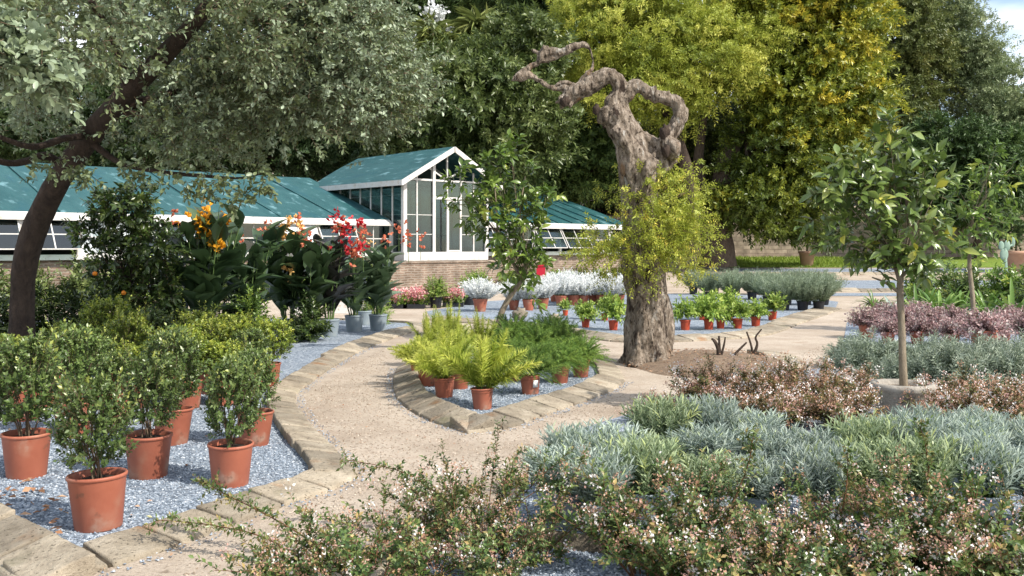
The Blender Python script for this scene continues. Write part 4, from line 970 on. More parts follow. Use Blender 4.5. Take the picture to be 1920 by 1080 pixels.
def crate(label, u, v, w=.5):
    o = G(u, v); rt = thing("crate", label, "crate", o, .1, 1, "white plastic crates on the far path"); mb = MB()
    h = .26
    for x0, x1, y0, y1 in ((-w / 2, w / 2, -.17, -.155), (-w / 2, w / 2, .155, .17), (-w / 2, -w / 2 + .015, -.155, .155), (w / 2 - .015, w / 2, -.155, .155)):
        box(mb, (x0, y0, .02), (x1, y1, h * .55)); box(mb, (x0, y0, h * .8), (x1, y1, h))
        for q in (0, .36, .64, 1):
            if x1 - x0 > .1: xx = x0 + q * (x1 - x0 - .05); box(mb, (xx, y0, h * .55), (xx + .05, y1, h * .8))
    box(mb, (-w / 2, -.17, 0), (w / 2, .17, .02)); part("body", mb.mesh("body", M['white'], smooth=False), rt)
crate("white plastic crate with slots behind the dark canna pot", 575, 590); crate("white plastic crate between the dark and pale canna pots", 647, 587); crate("white plastic crate beside the pale canna pot", 676, 586)
mb = MB(); c = G(1014, 553); box(mb, (-.14, -.14, 0), (.14, .14, .95)); box(mb, (-.16, -.16, .95), (.16, .16, 1.0)); lathe(mb, [(.05, 1.0), (.05, 1.06), (.001, 1.07)], 12)
single("red_post", mb.mesh("red_post", M['red'], smooth=False), "bright red post below the right-hand greenhouse windows", "post", loc=tuple(c))
def wheel(label, u, v, Y):
    rt = thing("wheel", label, "wheel", P(u, v, Y), .5, 1, "wheels leaning below the greenhouse"); mb = MB(); n = 28
    p = [(math.cos(a) * .36, 0, math.sin(a) * .36) for a in np.linspace(0, 2 * math.pi, n + 1)]; tube(mb, p, [.022] * (n + 1), 6, 2, caps=False)
    part("tyre", mb.mesh("tyre", M['blackplastic']), rt); mb = MB()
    for a in np.linspace(0, math.pi, 8)[:-1]: bar(mb, (math.cos(a) * .34, 0, math.sin(a) * .34), (-math.cos(a) * .34, 0, -math.sin(a) * .34), .006)
    part("spoke", mb.mesh("spoke", M['blackplastic']), rt)
wheel("dark spoked wheel beside the red post", 1000, 512, 33); wheel("dark spoked wheel between yellow-green bushes", 1097, 507, 33)
mb = MB(); ellip(mb, (0, 0, .1), (.14, .12, .12), jit=.5)
for i, (u, v, s, lb) in enumerate([(975, 600, 1.2, "pale rounded stone behind the ferns, nearer the sapling"), (1040, 606, .9, "pale rounded stone behind the ferns near the red pots")]):
    single("stone", mb.mesh("stone", M['tufa']), lb, "stone", "pale stones behind the ferns", loc=tuple(G(u, v)), scale=s)

# ------------------------------------------------------------------ the twisted trunk
o2 = G(1215, 682)
def twisted():
    Y = o2[1]; root = thing("twisted_tree", "huge old twisted trunk with bare dead limbs and a skirt of yellow-green shoots", "tree", o2)
    def q(u, v, dy=0.0): return lo(u, v, dy, o2)
    m = Y / F
    mb = MB()
    def T(pts, wid, sides=14): tube(mb, [q(*p) for p in pts], [w / 2 * m * (.92 if pts[0][1] > 300 else 1.0 if max(wid) >= 26 else .85) for w in wid], sides, 6, wob=.16, seed=len(pts))
    T([(1216, 700), (1216, 680), (1216, 655), (1215, 620), (1213, 560), (1208, 500), (1203, 440), (1198, 380), (1194, 320), (1186, 280), (1175, 250)], [108, 104, 94, 90, 86, 84, 80, 78, 80, 70, 60], 20)
    for du, w, dy in ((-42, 26, .1), (40, 30, -.1), (-20, 30, -.28), (22, 30, -.28), (45, 22, .2)): T([(1216 + du * 1.25, 692, dy * 1.2), (1216 + du * .95, 672, dy), (1214 + du * .6, 630, dy * .6)], [w * 1.1, w, w * .5])
    T([(1235, 680, .0), (1248, 640, .05), (1248, 590, .05), (1238, 540, .05)], [40, 36, 30, 20])
    T([(1180, 260), (1160, 225), (1142, 210), (1138, 200)], [60, 56, 52, 30])                        # blunt stub
    T([(1160, 240), (1150, 212), (1152, 190), (1162, 172), (1158, 152), (1140, 143), (1118, 152), (1092, 168), (1070, 180), (1062, 190)], [44, 38, 32, 28, 30, 30, 32, 32, 32, 26])
    T([(1155, 195), (1172, 178), (1190, 162), (1205, 165), (1225, 178), (1250, 184), (1268, 192), (1278, 210), (1272, 230), (1260, 246), (1250, 262)], [26, 28, 28, 22, 24, 22, 26, 28, 26, 26, 32])
    T([(1278, 200), (1286, 212), (1288, 222)], [14, 9, 3])
    T([(1205, 340), (1225, 310), (1240, 290), (1250, 268), (1252, 258)], [50, 54, 48, 46, 30])
    T([(1190, 280), (1205, 262), (1225, 270), (1240, 285)], [40, 30, 28, 26])
    T([(1262, 275, -.05), (1256, 300, -.05), (1235, 330, -.1)], [26, 26, 12])
    T([(1245, 262, -.12), (1262, 280, -.18), (1258, 298, -.12)], [26, 34, 14])
    T([(1228, 300, -.22), (1215, 320, -.26), (1205, 350, -.22)], [22, 26, 8])
    T([(1150, 240, -.15), (1172, 262, -.22), (1180, 290, -.2)], [20, 32, 14])
    T([(1170, 195), (1178, 215), (1188, 235), (1200, 258)], [16, 12, 14, 16])
    T([(1140, 205, -.05), (1158, 222, -.1), (1170, 240, -.1)], [20, 26, 20])
    # thin looping limb to the left
    T([(1075, 178), (1060, 166), (1042, 168), (1022, 158), (1004, 146), (990, 140), (975, 143), (966, 146)], [18, 14, 11, 13, 12, 14, 24, 22])
    T([(975, 140), (985, 132), (996, 124), (1008, 118), (1016, 104), (1022, 96), (1030, 92)], [18, 14, 13, 14, 20, 24, 18])
    T([(1022, 100), (1036, 98), (1052, 100), (1068, 92), (1082, 86), (1096, 84), (1104, 90)], [24, 18, 18, 18, 16, 14, 8])
    T([(1012, 112), (1030, 112), (1048, 104), (1060, 98)], [14, 15, 12, 8])
    T([(1012, 100), (1003, 96), (997, 92)], [10, 8, 5])
    T([(1104, 88), (1111, 106), (1112, 125), (1102, 138), (1086, 152), (1076, 166)], [5, 7, 8, 9, 7, 5], 8)
    T([(1035, 163), (1055, 154), (1078, 158)], [5, 6, 5], 8)
    for a, b, w in (((1062, 188), (1052, 204), 9), ((1070, 190), (1068, 206), 8), ((1056, 182), (1044, 192), 9), ((966, 146), (958, 152), 9), ((1150, 150), (1156, 138), 7), ((1225, 170), (1230, 160), 7), ((1250, 178), (1257, 168), 6), ((1020, 92), (1018, 82), 6), ((1256, 248), (1240, 240), 8), ((1262, 262), (1276, 268), 9), ((1100, 160), (1096, 176), 7)):
        T([(*a, -.04), ((a[0] + b[0]) / 2, (a[1] + b[1]) / 2, -.06), (*b, -.03)], [w * 1.9, w * 1.3, w * .4], 7)
    me = mb.mesh("trunk", M['stumpbark'])
    tmp = bpy.data.objects.new("trunk_work", me); COL.objects.link(tmp)
    md = tmp.modifiers.new("r", 'REMESH'); md.mode = 'VOXEL'; md.voxel_size = .0125
    bpy.context.view_layer.update()
    ev = tmp.evaluated_get(bpy.context.evaluated_depsgraph_get()); out = bpy.data.meshes.new_from_object(ev)
    bpy.data.objects.remove(tmp)
    nv = len(out.vertices); co = np.empty(nv * 3); out.vertices.foreach_get("co", co); co = co.reshape(-1, 3)
    no = np.empty(nv * 3); out.vertices.foreach_get("normal", no); no = no.reshape(-1, 3)
    d = np.empty(nv)
    for i in range(nv):
        x, y, z = co[i]
        hi = min(1.0, max(0.0, (z - 2.6) / .8))
        rid = mnoise.noise(Vector((x * 11, y * 11, z * 2.0))) * .6 + mnoise.noise(Vector((x * 26, y * 26, z * 5))) * .4
        kn = mnoise.noise(Vector((x * 5, y * 5, z * 5 + 7))) + .5 * mnoise.noise(Vector((x * 13, y * 13, z * 13)))
        d[i] = .008 * mnoise.noise(Vector((x * 45, y * 45, z * 22))) + .026 * rid * (1 - .3 * hi) + .030 * kn * (.35 + .65 * hi) - .030 * max(0, mnoise.noise(Vector((x * 8, y * 8, z * 3 + 4))) - .25) * hi
    co += no * d[:, None]; out.vertices.foreach_set("co", co.ravel())
    out.materials.clear(); out.materials.append(M['stumpbark'])
    out.polygons.foreach_set("use_smooth", np.ones(len(out.polygons), bool)); out.name = "trunk"; out.update()
    part("trunk", out, root)
    for (u, v, dy), r3 in (((1247, 248, -.17), (.075, .05, .10)), ((1250, 283, -.26), (.06, .05, .085)), ((1118, 205, -.12), (.05, .05, .07)), ((1060, 190, -.13), (.075, .04, .07))):
        hb = MB(); ellip(hb, (0, 0, 0), r3, jit=.5); part("rot_shade", hb.mesh("rot_shade", M['darkbark']), root, loc=q(u, v, dy))  # solid dark lumps; their colour stands for the shade inside rotted holes
    # skirt of shoots with pinnate leaves
    rg = np.random.default_rng(77); sb = MB()
    blobs = [((1238, 385, -.3), (.22, .22, .26), 18), ((1258, 365, -.1), (.24, .3, .24), 18), ((1250, 430, -.3), (.30, .3, .32), 30), ((1215, 475, -.38), (.30, .22, .24), 24),
             ((1150, 460, -.1), (.26, .3, .25), 16), ((1125, 465, .0), (.24, .25, .16), 11), ((1268, 460, 0), (.20, .3, .28), 16), ((1275, 400, .1), (.14, .2, .14), 7), ((1190, 505, -.3), (.24, .2, .12), 9), ((1265, 505, 0), (.2, .2, .18), 10), ((1170, 360, .1), (.14, .2, .06), 3), ((1205, 425, -.4), (.10, .12, .20), 5)]
    for (u, v, dy), rr, k in blobs:
        k = int(k * 1.1); c = np.array(q(u, v, dy)); dd = rdir(k, rg); b = c + dd * np.array(rr) * rg.uniform(.2, .9, (k, 1))
        ax = np.array([c[0] * .0, .1, c[2]]); out_d = unit(c - [0, .1, c[2]]) if np.linalg.norm(c[:2]) > .1 else np.array([0, -1.0, 0])
        sdir = dd * .7 + out_d * .5 + [0, 0, .35]; LL = rg.uniform(.28, .62, k)
        stems(sb, b, sdir, LL, .2, .004, 1)
        t = rg.uniform(.1, 1, (k, 7)); p, tg = arc(b, unit(sdir), LL, np.full(k, .2), t); p = p.reshape(-1, 3); tg = tg.reshape(-1, 3)
        sprigs(sb, p, tg * .4 + rdir(len(p), rg) * .9 + [0, 0, .1], rg.uniform(.12, .22, len(p)), 13, .05, .018, T4, .3, 72, .1, rnd=.5 + rg.normal(0, .2, len(p)), rj=.2, rng=rg, updown=1.0)
    part("foliage", sb.mesh("foliage", [L['shoot'], M['twig']]), root)
twisted()

# pruned bare stems on the mound
def bare(label, u, v, segs, z0=.1):
    o = G(u, v, z0); rt = thing("pruned_stump", label, "shrub stump", o, 0, 1, "pruned stumps on the soil mound"); mb = MB()
    for pts, w in segs: tube(mb, [lo(a, b, dy, o) for a, b, dy in pts], [x * .68 * o[1] / F / 2 for x in w], 8, 4, wob=.25)
    part("stem", mb.mesh("stem", M['darkbark']), rt)
bare("forked dark pruned stump nearest the thick trunk, with grass tufts", 1350, 674, [([(1348, 676, 0), (1347, 655, 0), (1340, 640, 0), (1334, 635, 0)], [13, 11, 9, 5]), ([(1350, 670, 0), (1349, 645, 0), (1348, 630, 0)], [9, 7, 6]), ([(1352, 668, 0), (1358, 645, 0), (1360, 632, 0)], [7, 6, 4]), ([(1370, 674, 0), (1382, 660, 0), (1400, 642, 0)], [9, 7, 5])])
bare("slender pale pruned stump on the far side of the mound", 1413, 664, [([(1412, 666, 0), (1408, 645, 0), (1400, 622, 0)], [8, 6, 4]), ([(1414, 664, 0), (1420, 645, 0), (1417, 632, 0), (1428, 617, 0)], [10, 7, 6, 4])])
tuft = strapplant(333, L['darkgrass'], 60, .22, .008)
for i, (u, v, lb) in enumerate([(1318, 672, "grass tuft between the trunk and the forked stump"), (1375, 676, "grass tuft at the foot of the forked stump"), (1400, 680, "grass tuft in the middle of the soil mound")]):
    rt = thing("grass_tuft", lb, "grass", G(u, v, .08), i, 1, "grass tufts on the mound"); part("foliage", tuft, rt)

# ------------------------------------------------------------------ right side: citrus trees, silver bushes, pink plants, straps
o3 = G(1692, 790)
def lo3(u, v, dy=0.0): return lo(u, v, dy, o3)
def stone_planter():
    rt = thing("stone_planter", "round weathered stone planter holding the citrus tree, sunk among the abelia", "planter", o3); mb = MB()
    lathe(mb, [(.18, 0), (.21, .01), (.235, .12), (.25, .26), (.285, .30), (.295, .33), (.285, .36), (.245, .365), (.225, .35), (.21, .31)], 36); part("bowl", mb.mesh("bowl", M['stonepot']), rt)
    mb = MB(); lathe(mb, [(.215, .315), (.1, .33), (.001, .335)], 20); part("soil", mb.mesh("soil", M['soil']), rt)
stone_planter()
leafy_tree("citrus_tree", "large-leaved young citrus tree with a straight stem growing from the stone planter", o3,
           [([lo3(1695, 735), lo3(1692, 660), lo3(1690, 600), lo3(1688, 545), lo3(1690, 500)], [.040, .034, .032, .032, .026]), ([lo3(1688, 550), lo3(1660, 530), lo3(1635, 520)], [.018, .012, .006]), ([lo3(1688, 530), lo3(1672, 480), lo3(1655, 440), lo3(1620, 400)], [.022, .017, .012, .007]),
            ([lo3(1690, 500), lo3(1705, 440), lo3(1700, 380), lo3(1690, 320)], [.024, .018, .013, .007]), ([lo3(1690, 520), lo3(1725, 480), lo3(1745, 440)], [.018, .012, .006])],
           [(lo3(1680, 400), (.44, .4, .28)), (lo3(1615, 385), (.34, .38, .28)), (lo3(1640, 330), (.30, .32, .22)), (lo3(1700, 330), (.28, .32, .24)), (lo3(1625, 440), (.28, .34, .22)), (lo3(1725, 450), (.24, .3, .22)), (lo3(1660, 480), (.28, .3, .16)),
            (lo3(1560, 350), (.20, .25, .20)), (lo3(1740, 350), (.16, .2, .22)), (lo3(1645, 505), (.15, .2, .12)), (lo3(1670, 255), (.10, .1, .14)), (lo3(1650, 290), (.16, .16, .13)), (lo3(1535, 390), (.16, .2, .16)), (lo3(1590, 320), (.18, .2, .15)), (lo3(1720, 500), (.16, .2, .1)), (lo3(1590, 445), (.18, .2, .18))],
           L['citrus'], M['palebark'], .12, .46, 34, 1001, nl=7, sl=.17, twig=.003)
o4 = G(1826, 628)
def lo4(u, v, dy=0.0): return lo(u, v, dy, o4)
leafy_tree("citrus_tree", "slimmer citrus tree with a leaning stem among pink-leaved plants", o4,
           [([lo4(1826, 628), lo4(1824, 560), lo4(1818, 500), lo4(1820, 450), lo4(1825, 400)], [.05, .042, .038, .03, .022]), ([lo4(1820, 460), lo4(1845, 400), lo4(1850, 330)], [.022, .014, .006])],
           [(lo4(1825, 430), (.45, .4, .38)), (lo4(1850, 350), (.42, .4, .36)), (lo4(1800, 370), (.28, .3, .32)), (lo4(1855, 300), (.22, .2, .28)), (lo4(1890, 320), (.24, .2, .2)), (lo4(1815, 480), (.28, .3, .2)), (lo4(1780, 410), (.24, .25, .25)), (lo4(1870, 420), (.28, .3, .3))],
           L['sapling'], M['palebark'], .14, .44, 24, 1002, nl=8, sl=.24, twig=.004)
SB = [roundbush(1010 + i, L['silver'], .44, .46, 330, .062, .19, 22, .45) for i in range(3)]
gsb = "silvery green bushes beside the stone planter"
sv = [(1640, 712, 1.15, "left end silvery bush nearest the sandy path"), (1720, 716, 1.0, "silvery bush right behind the citrus stem"), (1780, 742, 1.2, "largest silvery bush just right of the citrus stem"), (1690, 735, .8, "low silvery bush between planter and path"), (1880, 738, 1.2, "silvery bush at the right end of the front row"),
      (1850, 712, 1.1, "silvery bush behind the largest one, below the red pot"), (1600, 690, .9, "small silvery bush touching the path corner"), (1935, 712, 1.15, "silvery bush cut by the photo's edge, behind the front row"), (1770, 700, 1.0, "silvery bush in the back row under the pink plants")]
for i, (u, v, s, lb) in enumerate(sv):
    rt = thing("silver_bush", lb, "shrub", G(u, v), i * 1.7, s * .95, gsb); part("foliage", SB[i % 3], rt)
PK = [roundbush(1030 + i, L['pinkleaf'], .34, .24, 190, .045, .6, 10, .45) for i in range(3)]
gpk = "pink-leaved low plants in terracotta pots"
pk = [(1625, 634, 1.1, "pink plant in a terracotta pot at the path corner, a white tag on the pot"), (1845, 662, 1.15, "low pink plant in a wide terracotta pot above the silvery bushes"), (1690, 625, 1.0, "pink plant behind the citrus stem"), (1745, 630, 1.1, "pale pink plant midway along the bed"), (1790, 622, 1.0, "reddish pink plant left of the leaning stem"),
      (1720, 645, .95, "dark pink plant just above the largest silvery bush"), (1880, 640, 1.1, "pink plant right of the leaning stem"), (1930, 650, 1.1, "pink plant cut by the photo's edge"), (1665, 645, .9, "pink plant between the citrus stem and the tagged pot"), (1720, 608, 1.0, "back-row pink plant under the strap leaves"), (1900, 622, 1.0, "back-row pink plant at the bed's far end"), (1785, 650, .95, "pink plant beside the wide pot"), (1660, 612, 1, "back-row pink plant nearest the pale agave")]
for i, (u, v, s, lb) in enumerate(pk):
    r = potted("potted_plant", lb, "potted plant", G(u, v), CPOT, CPOTS, .34, .22, [("foliage", PK[i % 3])], rot=i * 2.0, scale=s * .9, pscale=1.1, group=gpk, ptscale=.85 if i != 1 else 1.15)
    if i == 0:
        mb = MB(); box(mb, (-.05, -.003, -.03), (.05, .003, .03)); part("plant_tag", mb.mesh("plant_tag", M['tag']), r, loc=(0, -.15, .15))
SP = [strapplant(1050 + i, L['strap'], 46, .8, .05) for i in range(2)]
sp = [(1720, 598, 1.1, "strap-leaved clump nearest the citrus stem"), (1765, 596, 1.2, "large strap-leaved clump left of the leaning stem"), (1800, 590, 1.1, "strap-leaved clump behind the leaning stem"), (1850, 594, 1.0, "strap-leaved clump right of the leaning stem"), (1900, 602, 1.25, "big glossy strap-leaved clump at the photo's edge"),
      (1740, 585, 1.0, "hindmost strap-leaved clump beneath the citrus crown"), (1640, 578, .7, "small strap-leaved clump at the end of the far path")]
for i, (u, v, s, lb) in enumerate(sp):
    rt = thing("strap_leaved_plant", lb, "plant", G(u, v), i * 1.1, s * 1.5, "strap-leaved green clumps"); part("foliage", SP[i % 2], rt)
small_bush(1720, 570, 1.0, L['sapling'], "loose green shrub behind the large citrus crown", 1061, 1.5, .55, .12, .4)
small_bush(1770, 566, 1.1, L['citrus'], "broad green shrub behind the strap-leaved clumps", 1062, 1.5, .6, .12, .4)
small_bush(1880, 577, 1.0, L['sapling'], "bushy green shrub right of the leaning citrus stem, behind the strap leaves", 1063, 1.5, .65, .13, .42, n=170)
small_bush(1940, 585, 1.0, L['citrus'], "glossy green shrub cut by the photo's edge beside the big strap-leaved clump", 1064, 1.5, .65, .13, .42, n=170)
small_bush(1815, 572, 1.0, L['citrus'], "dark green shrub directly behind the leaning citrus stem", 1065, 1.4, .6, .12, .42, n=170)
rt = thing("agave", "pale blue-grey agave standing at the end of the path behind the citrus stem", "agave", G(1675, 605), 0, 1)
AG = MB(); k = 12; a = RNG.uniform(0, 6.28, k)
scatter(AG, TL, np.zeros((k, 3)), np.stack([np.cos(a) * .35, np.sin(a) * .35, np.ones(k)], 1), np.stack([-np.cos(a), -np.sin(a), np.full(k, .3)], 1), RNG.uniform(.4, .7, k), .13, RNG.uniform(.4, 1, k))
part("foliage", AG.mesh("foliage", L['lavender']), rt)

# ------------------------------------------------------------------ near right: abelia and lavender
LV = [lavender(1100 + i, L['lavgreen' if i == 2 else 'lavender'], .28, .23, 165, .062, .0085, 18, .45) for i in range(4)]
glv = "blue-grey lavender in grey pots on the near bed"
l1 = [(1055, 985), (1118, 1000), (1215, 985), (1320, 990), (1425, 985), (1530, 992), (1635, 985), (1740, 990), (1845, 985), (1950, 990)]
l2 = [(1065, 935), (1145, 930), (1235, 930), (1330, 925), (1425, 925), (1520, 928), (1620, 928), (1720, 925), (1815, 925), (1915, 925)]
l3 = [(1240, 882), (1330, 878), (1420, 880), (1640, 882), (1740, 880), (1840, 880), (1940, 882)]
for rn, li in (("front", l1), ("second", l2), ("back", l3)):
    for i, (u, v) in enumerate(li):
        potted("potted_lavender", f"blue-grey lavender in a grey pot, {ORD[i]} from the winding path in the {rn} row", "lavender", G(u + random.uniform(-8, 8), v), LPOT, LPOTS, .22, .17, [("foliage", LV[(i * 3 + v // 7) % 4])], rot=random.uniform(0, 6), scale=random.uniform(.92, 1.1), pscale=(lambda a: (a, a, a * random.uniform(.72, 1.15)))(random.uniform(.9, 1.1)), group=glv)
AB = [abelia(1200 + i, L['abelia'], .58, 24, .6, .036, 1.0, 1.6) for i in range(4)]
AL = [abelia(1210 + i, L['abelia'], .72, 22, .5, .034, 1.4, 1.3) for i in range(2)]
AW = [abelia(1216 + i, L['abelia'], .95, 9, .8, .036, .75, 1.2) for i in range(3)]
BZ = [abelia(1220 + i, L['bronze'], .44, 40, 1.0, .030, 1.0, 2.6) for i in range(3)]
gab = "flowering abelia shrubs on the near right bed"
ab = [(905, 1012, AL[0], 1.0, "sprawling abelia with a long stem reaching across the path"), (820, 1075, AL[1], .85, "low abelia spilling over the shaded near kerb"), (690, 1130, AL[0], .85, "foremost abelia at the bottom edge, its stems arching over the straight kerb"), (560, 1130, AB[1], .8, "small abelia at the bottom edge, leftmost of the flowering ones"),
      (940, 1085, AB[0], .85, "dense leafy abelia just right of the shaded kerb"), (1205, 1085, AB[3], .95, "abelia rising right of the two grey lavender pots"), (1290, 1115, AB[1], 1.0, "abelia with dark green leaves low in the middle of the near bed"),
      (1380, 1060, AL[1], .9, "abelia with a tall upright flowering shoot"), (1440, 1120, AB[0], 1.0, "abelia at the bottom edge with pink and white clusters, nearer the middle"), (1600, 1130, AB[3], 1.0, "bottom-edge abelia with many white flowers"),
      (1690, 1085, AB[1], 1.05, "abelia beside the partly hidden grey pot"), (1740, 1135, AB[0], .9, "bottom-edge abelia before the partly hidden grey pot"), (1850, 1100, AB[2], 1.0, "abelia overhanging the reddish kerb at the right"), (1930, 1060, AL[0], .9, "abelia with dark arching stem cut by the photo's edge"), (1940, 1130, AB[3], .95, "abelia in the bottom corner of the near bed")]
for i, (u, v, (fo, bl), s, lb) in enumerate(ab):
    rt = thing("flowering_shrub", lb, "abelia", G(u, v), i * 2.3, s * random.uniform(.84, 1.10), gab); part("foliage", fo, rt); part("blossom", bl, rt)
aw = [(1010, 1045, AW[0], .72, "wispy tall abelia stems left of the two grey lavender pots"), (1285, 1060, AW[2], .74, "wispy upright abelia at the middle of the lavender"), (1480, 1060, AW[1], .72, "wispy abelia with pale tips in the centre of the near bed"),
      (1715, 1060, AW[0], .76, "wispy abelia over the lavender right of the planter"), (880, 1050, AW[2], .72, "wispy abelia stems leaning over the sandy path")]
for i, (u, v, (fo, bl), s, lb) in enumerate(aw):
    rt = thing("flowering_shrub", lb, "abelia", G(u, v), i * 1.3 + .5, s, gab); part("foliage", fo, rt); part("blossom", bl, rt)
gbz = "bronze abelia shrubs around the stone planter"
bz = [(1235, 792, BZ[0], .62, "small dark bronze abelia alone at the path's edge"), (1340, 765, BZ[1], .95, "bronze abelia at the end of the row nearest the soil mound"), (1400, 775, BZ[2], 1.0, "bronze abelia second from the soil mound"), (1455, 750, BZ[0], .95, "bronze abelia behind the second, towards the mound"),
      (1510, 785, BZ[1], 1.0, "bronze abelia in the middle of the row, many white flowers"), (1560, 755, BZ[2], .95, "bronze abelia with a reddish tip, near the silvery bush"), (1580, 806, BZ[0], .9, "white-dotted bronze abelia just left of the stone planter"), (1450, 800, BZ[2], .9, "low bronze abelia bordering the lavender"), (1615, 757, BZ[1], .7, "bronze abelia touching the back of the planter"),
      (1800, 815, BZ[2], 1.0, "bronze abelia just right of the stone planter"), (1870, 805, BZ[0], 1.0, "bronze abelia third right of the planter"), (1800, 790, BZ[1], .9, "bronze abelia under the largest silvery bush"), (1920, 800, BZ[2], 1.0, "bronze abelia cut by the photo's edge")]
for i, (u, v, (fo, bl), s, lb) in enumerate(bz):
    rt = thing("flowering_shrub", lb, "abelia", G(u, v), i * 1.9, s * 1.15, gbz); part("foliage", fo, rt); part("blossom", bl, rt)
# long single stems of the near abelia
def long_stem(parent_label, pts, seed, wid=.005, fl=2):
    rg = np.random.default_rng(seed); mb = MB(); p = [np.array(P(u, v, Y)) for u, v, Y in pts]
    tube(mb, p, list(np.linspace(wid, wid * .4, len(p))), 5, 6, mat=1); q, _ = catmull(p, [1] * len(p), 10)
    tg = unit(np.gradient(q, axis=0)); k = len(q)
    sprigs(mb, q, tg + rdir(k, rg) * .5, .05, 5, .03, .014, T4, .2, 65, .05, rnd=.45, rj=.35, rng=rg)
    for rr in range(2): sprigs(mb, q[::2], tg[::2] * .6 + rdir(len(q[::2]), rg) * .8, .08, 8, .028, .014, T4, .2, 60, .1, rnd=.45, rj=.35, rng=rg, twig=.0015)
    return mb
ls = [("long arching abelia stem reaching over the straight kerb to the gravel", [(640, 1060, 4.9), (560, 1000, 5.0), (480, 955, 5.15), (420, 925, 5.25), (385, 905, 5.3)], 1),
      ("long abelia stem trailing low across the kerb blocks", [(620, 1080, 4.8), (500, 1010, 5.0), (400, 985, 5.1), (300, 975, 5.2)], 2),
      ("thin abelia stem pointing across the sandy path", [(860, 960, 5.4), (800, 910, 5.45), (740, 880, 5.5), (650, 862, 5.55)], 3),
      ("upright dark-red abelia shoot before the lavender", [(1330, 1100, 4.7), (1360, 980, 4.75), (1400, 880, 4.8), (1412, 820, 4.8)], 4),
      ("upright leafy abelia shoot right of centre in the near bed", [(1560, 1020, 4.9), (1585, 930, 4.9), (1590, 850, 4.9)], 5),
      ("abelia shoot bending up past the lavender below the planter", [(1700, 1000, 5.1), (1740, 930, 5.1), (1738, 850, 5.1), (1725, 800, 5.1)], 6)]
for lb, pts, sd in ls:
    mb = long_stem(lb, pts, 1300 + sd); o = single("abelia_stem", mb.mesh("abelia_stem", [L['abelia'], M['redtwig']]), lb, "branch", "long abelia shoots")

# ------------------------------------------------------------------ greenhouse
GA = R(43)
g0 = P(757, HV, 34); g0 = np.array([g0[0], g0[1], 0])
ca, sa = math.cos(GA), math.sin(GA)
groot = thing("greenhouse", "white-framed greenhouse with teal netting roofs and a taller glazed gable", "greenhouse", g0, GA)
W, EV, AP, SILL, PB = 3.98, 4.07, 5.19, 1.41, 1.10
def gpart(name, mb, mat, parent=groot, smooth=False, label=None): return part(name, mb.mesh(name, mat, smooth), parent, label=label)
# taller gable
mb = MB(); box(mb, (0, -.02, PB), (W, .16, SILL)); box(mb, (0, .16, PB), (.16, 5.6, SILL)); box(mb, (W - .16, .16, PB), (W, 5.6, SILL)); gpart("plinth", mb, M['white'])
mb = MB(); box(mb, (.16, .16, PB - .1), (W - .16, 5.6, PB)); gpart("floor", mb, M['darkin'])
def roofslab(name, q, th, mat): 
    """subdivided, slightly sagging sheet of netting"""
    q = np.array(q, float); nu, nv = 24, 10; v = []; f = []
    n = unit(np.cross(q[1] - q[0], q[3] - q[0]));  n = n if n[2] > 0 else -n
    for i in range(nu + 1):
        for j in range(nv + 1):
            s, t = i / nu, j / nv; p = (q[0] * (1 - s) + q[1] * s) * (1 - t) + (q[3] * (1 - s) + q[2] * s) * t
            v.append(p + n * (.035 * mnoise.noise(Vector((p[0] * .8, p[1] * .8, p[2]))) + th))
    for i in range(nu):
        for j in range(nv): a = i * (nv + 1) + j; f.append((a, a + 1, a + nv + 2, a + nv + 1))
    m = MB(); m.add(v, f); 
    v2 = [np.array(x) - n * .05 for x in v]; m.add(v2, [x[::-1] for x in f])
    for ed in ([i * (nv + 1) for i in range(nu + 1)], [i * (nv + 1) + nv for i in range(nu + 1)], list(range(nv + 1)), [nu * (nv + 1) + j for j in range(nv + 1)]):
        vv = [v[k] for k in ed] + [v2[k] for k in ed]; L_ = len(ed); m.add(vv, [(k, k + 1, L_ + k + 1, L_ + k) for k in range(L_ - 1)])
    return gpart(name, m, mat, smooth=True)
ov = .32; dz = (AP - EV) / (W / 2) * ov
roofslab("roof", [(-ov, -.35, EV - dz), (-ov, 5.8, EV - dz), (W / 2, 5.8, AP), (W / 2, -.35, AP)], .07, M['netting'])
roofslab("roof", [(W + ov, 5.8, EV - dz), (W + ov, -.35, EV - dz), (W / 2, -.35, AP), (W / 2, 5.8, AP)], .07, M['netting'])
for s in (0, 1):
    x0 = -ov - .02 if s == 0 else W + ov + .02; mb = MB()
    slab(mb, [(x0, -.42, EV - dz - .14), (x0, -.42, EV - dz + .06), (W / 2, -.42, AP + .06), (W / 2, -.42, AP - .14)], .05); gpart("bargeboard", mb, M['white'])
    mb = MB(); x1 = x0 - .05 if s == 0 else x0 + .05
    box(mb, (min(x0, x1), -.42, EV - dz - .14), (max(x0, x1), 5.8, EV - dz + .05)); gpart("eave_board", mb, M['white'])
def post(a, b, w=.08): 
    mb = MB(); bar(mb, a, b, w); gpart("post", mb, M['white'])
def ez(x): return EV + (AP - EV) * (1 - abs(x - W / 2) / (W / 2))
fx = [.06, .62, 1.38, 2.02, 2.68, 3.3, W - .06]
for i, x in enumerate(fx): post((x, .06, SILL), (x, .06, ez(x) - .08), .15 if i in (0, 6) else (.12 if i == 2 else .055))
mb = MB(); bar(mb, (.1, .06, EV - .05), (W - .1, .06, EV - .05), .07); gpart("tie_beam", mb, M['white'])
mb = MB(); bar(mb, (1.38, .04, 3.38), (2.68, .04, 3.38), .09); gpart("transom", mb, M['white'])
for a, b in (((W / 2, .1, EV), (1.0, .1, EV + .5)), ((W / 2, .1, EV), (3.0, .1, EV + .5))):
    mb = MB(); bar(mb, a, b, .05); gpart("brace", mb, M['white'])
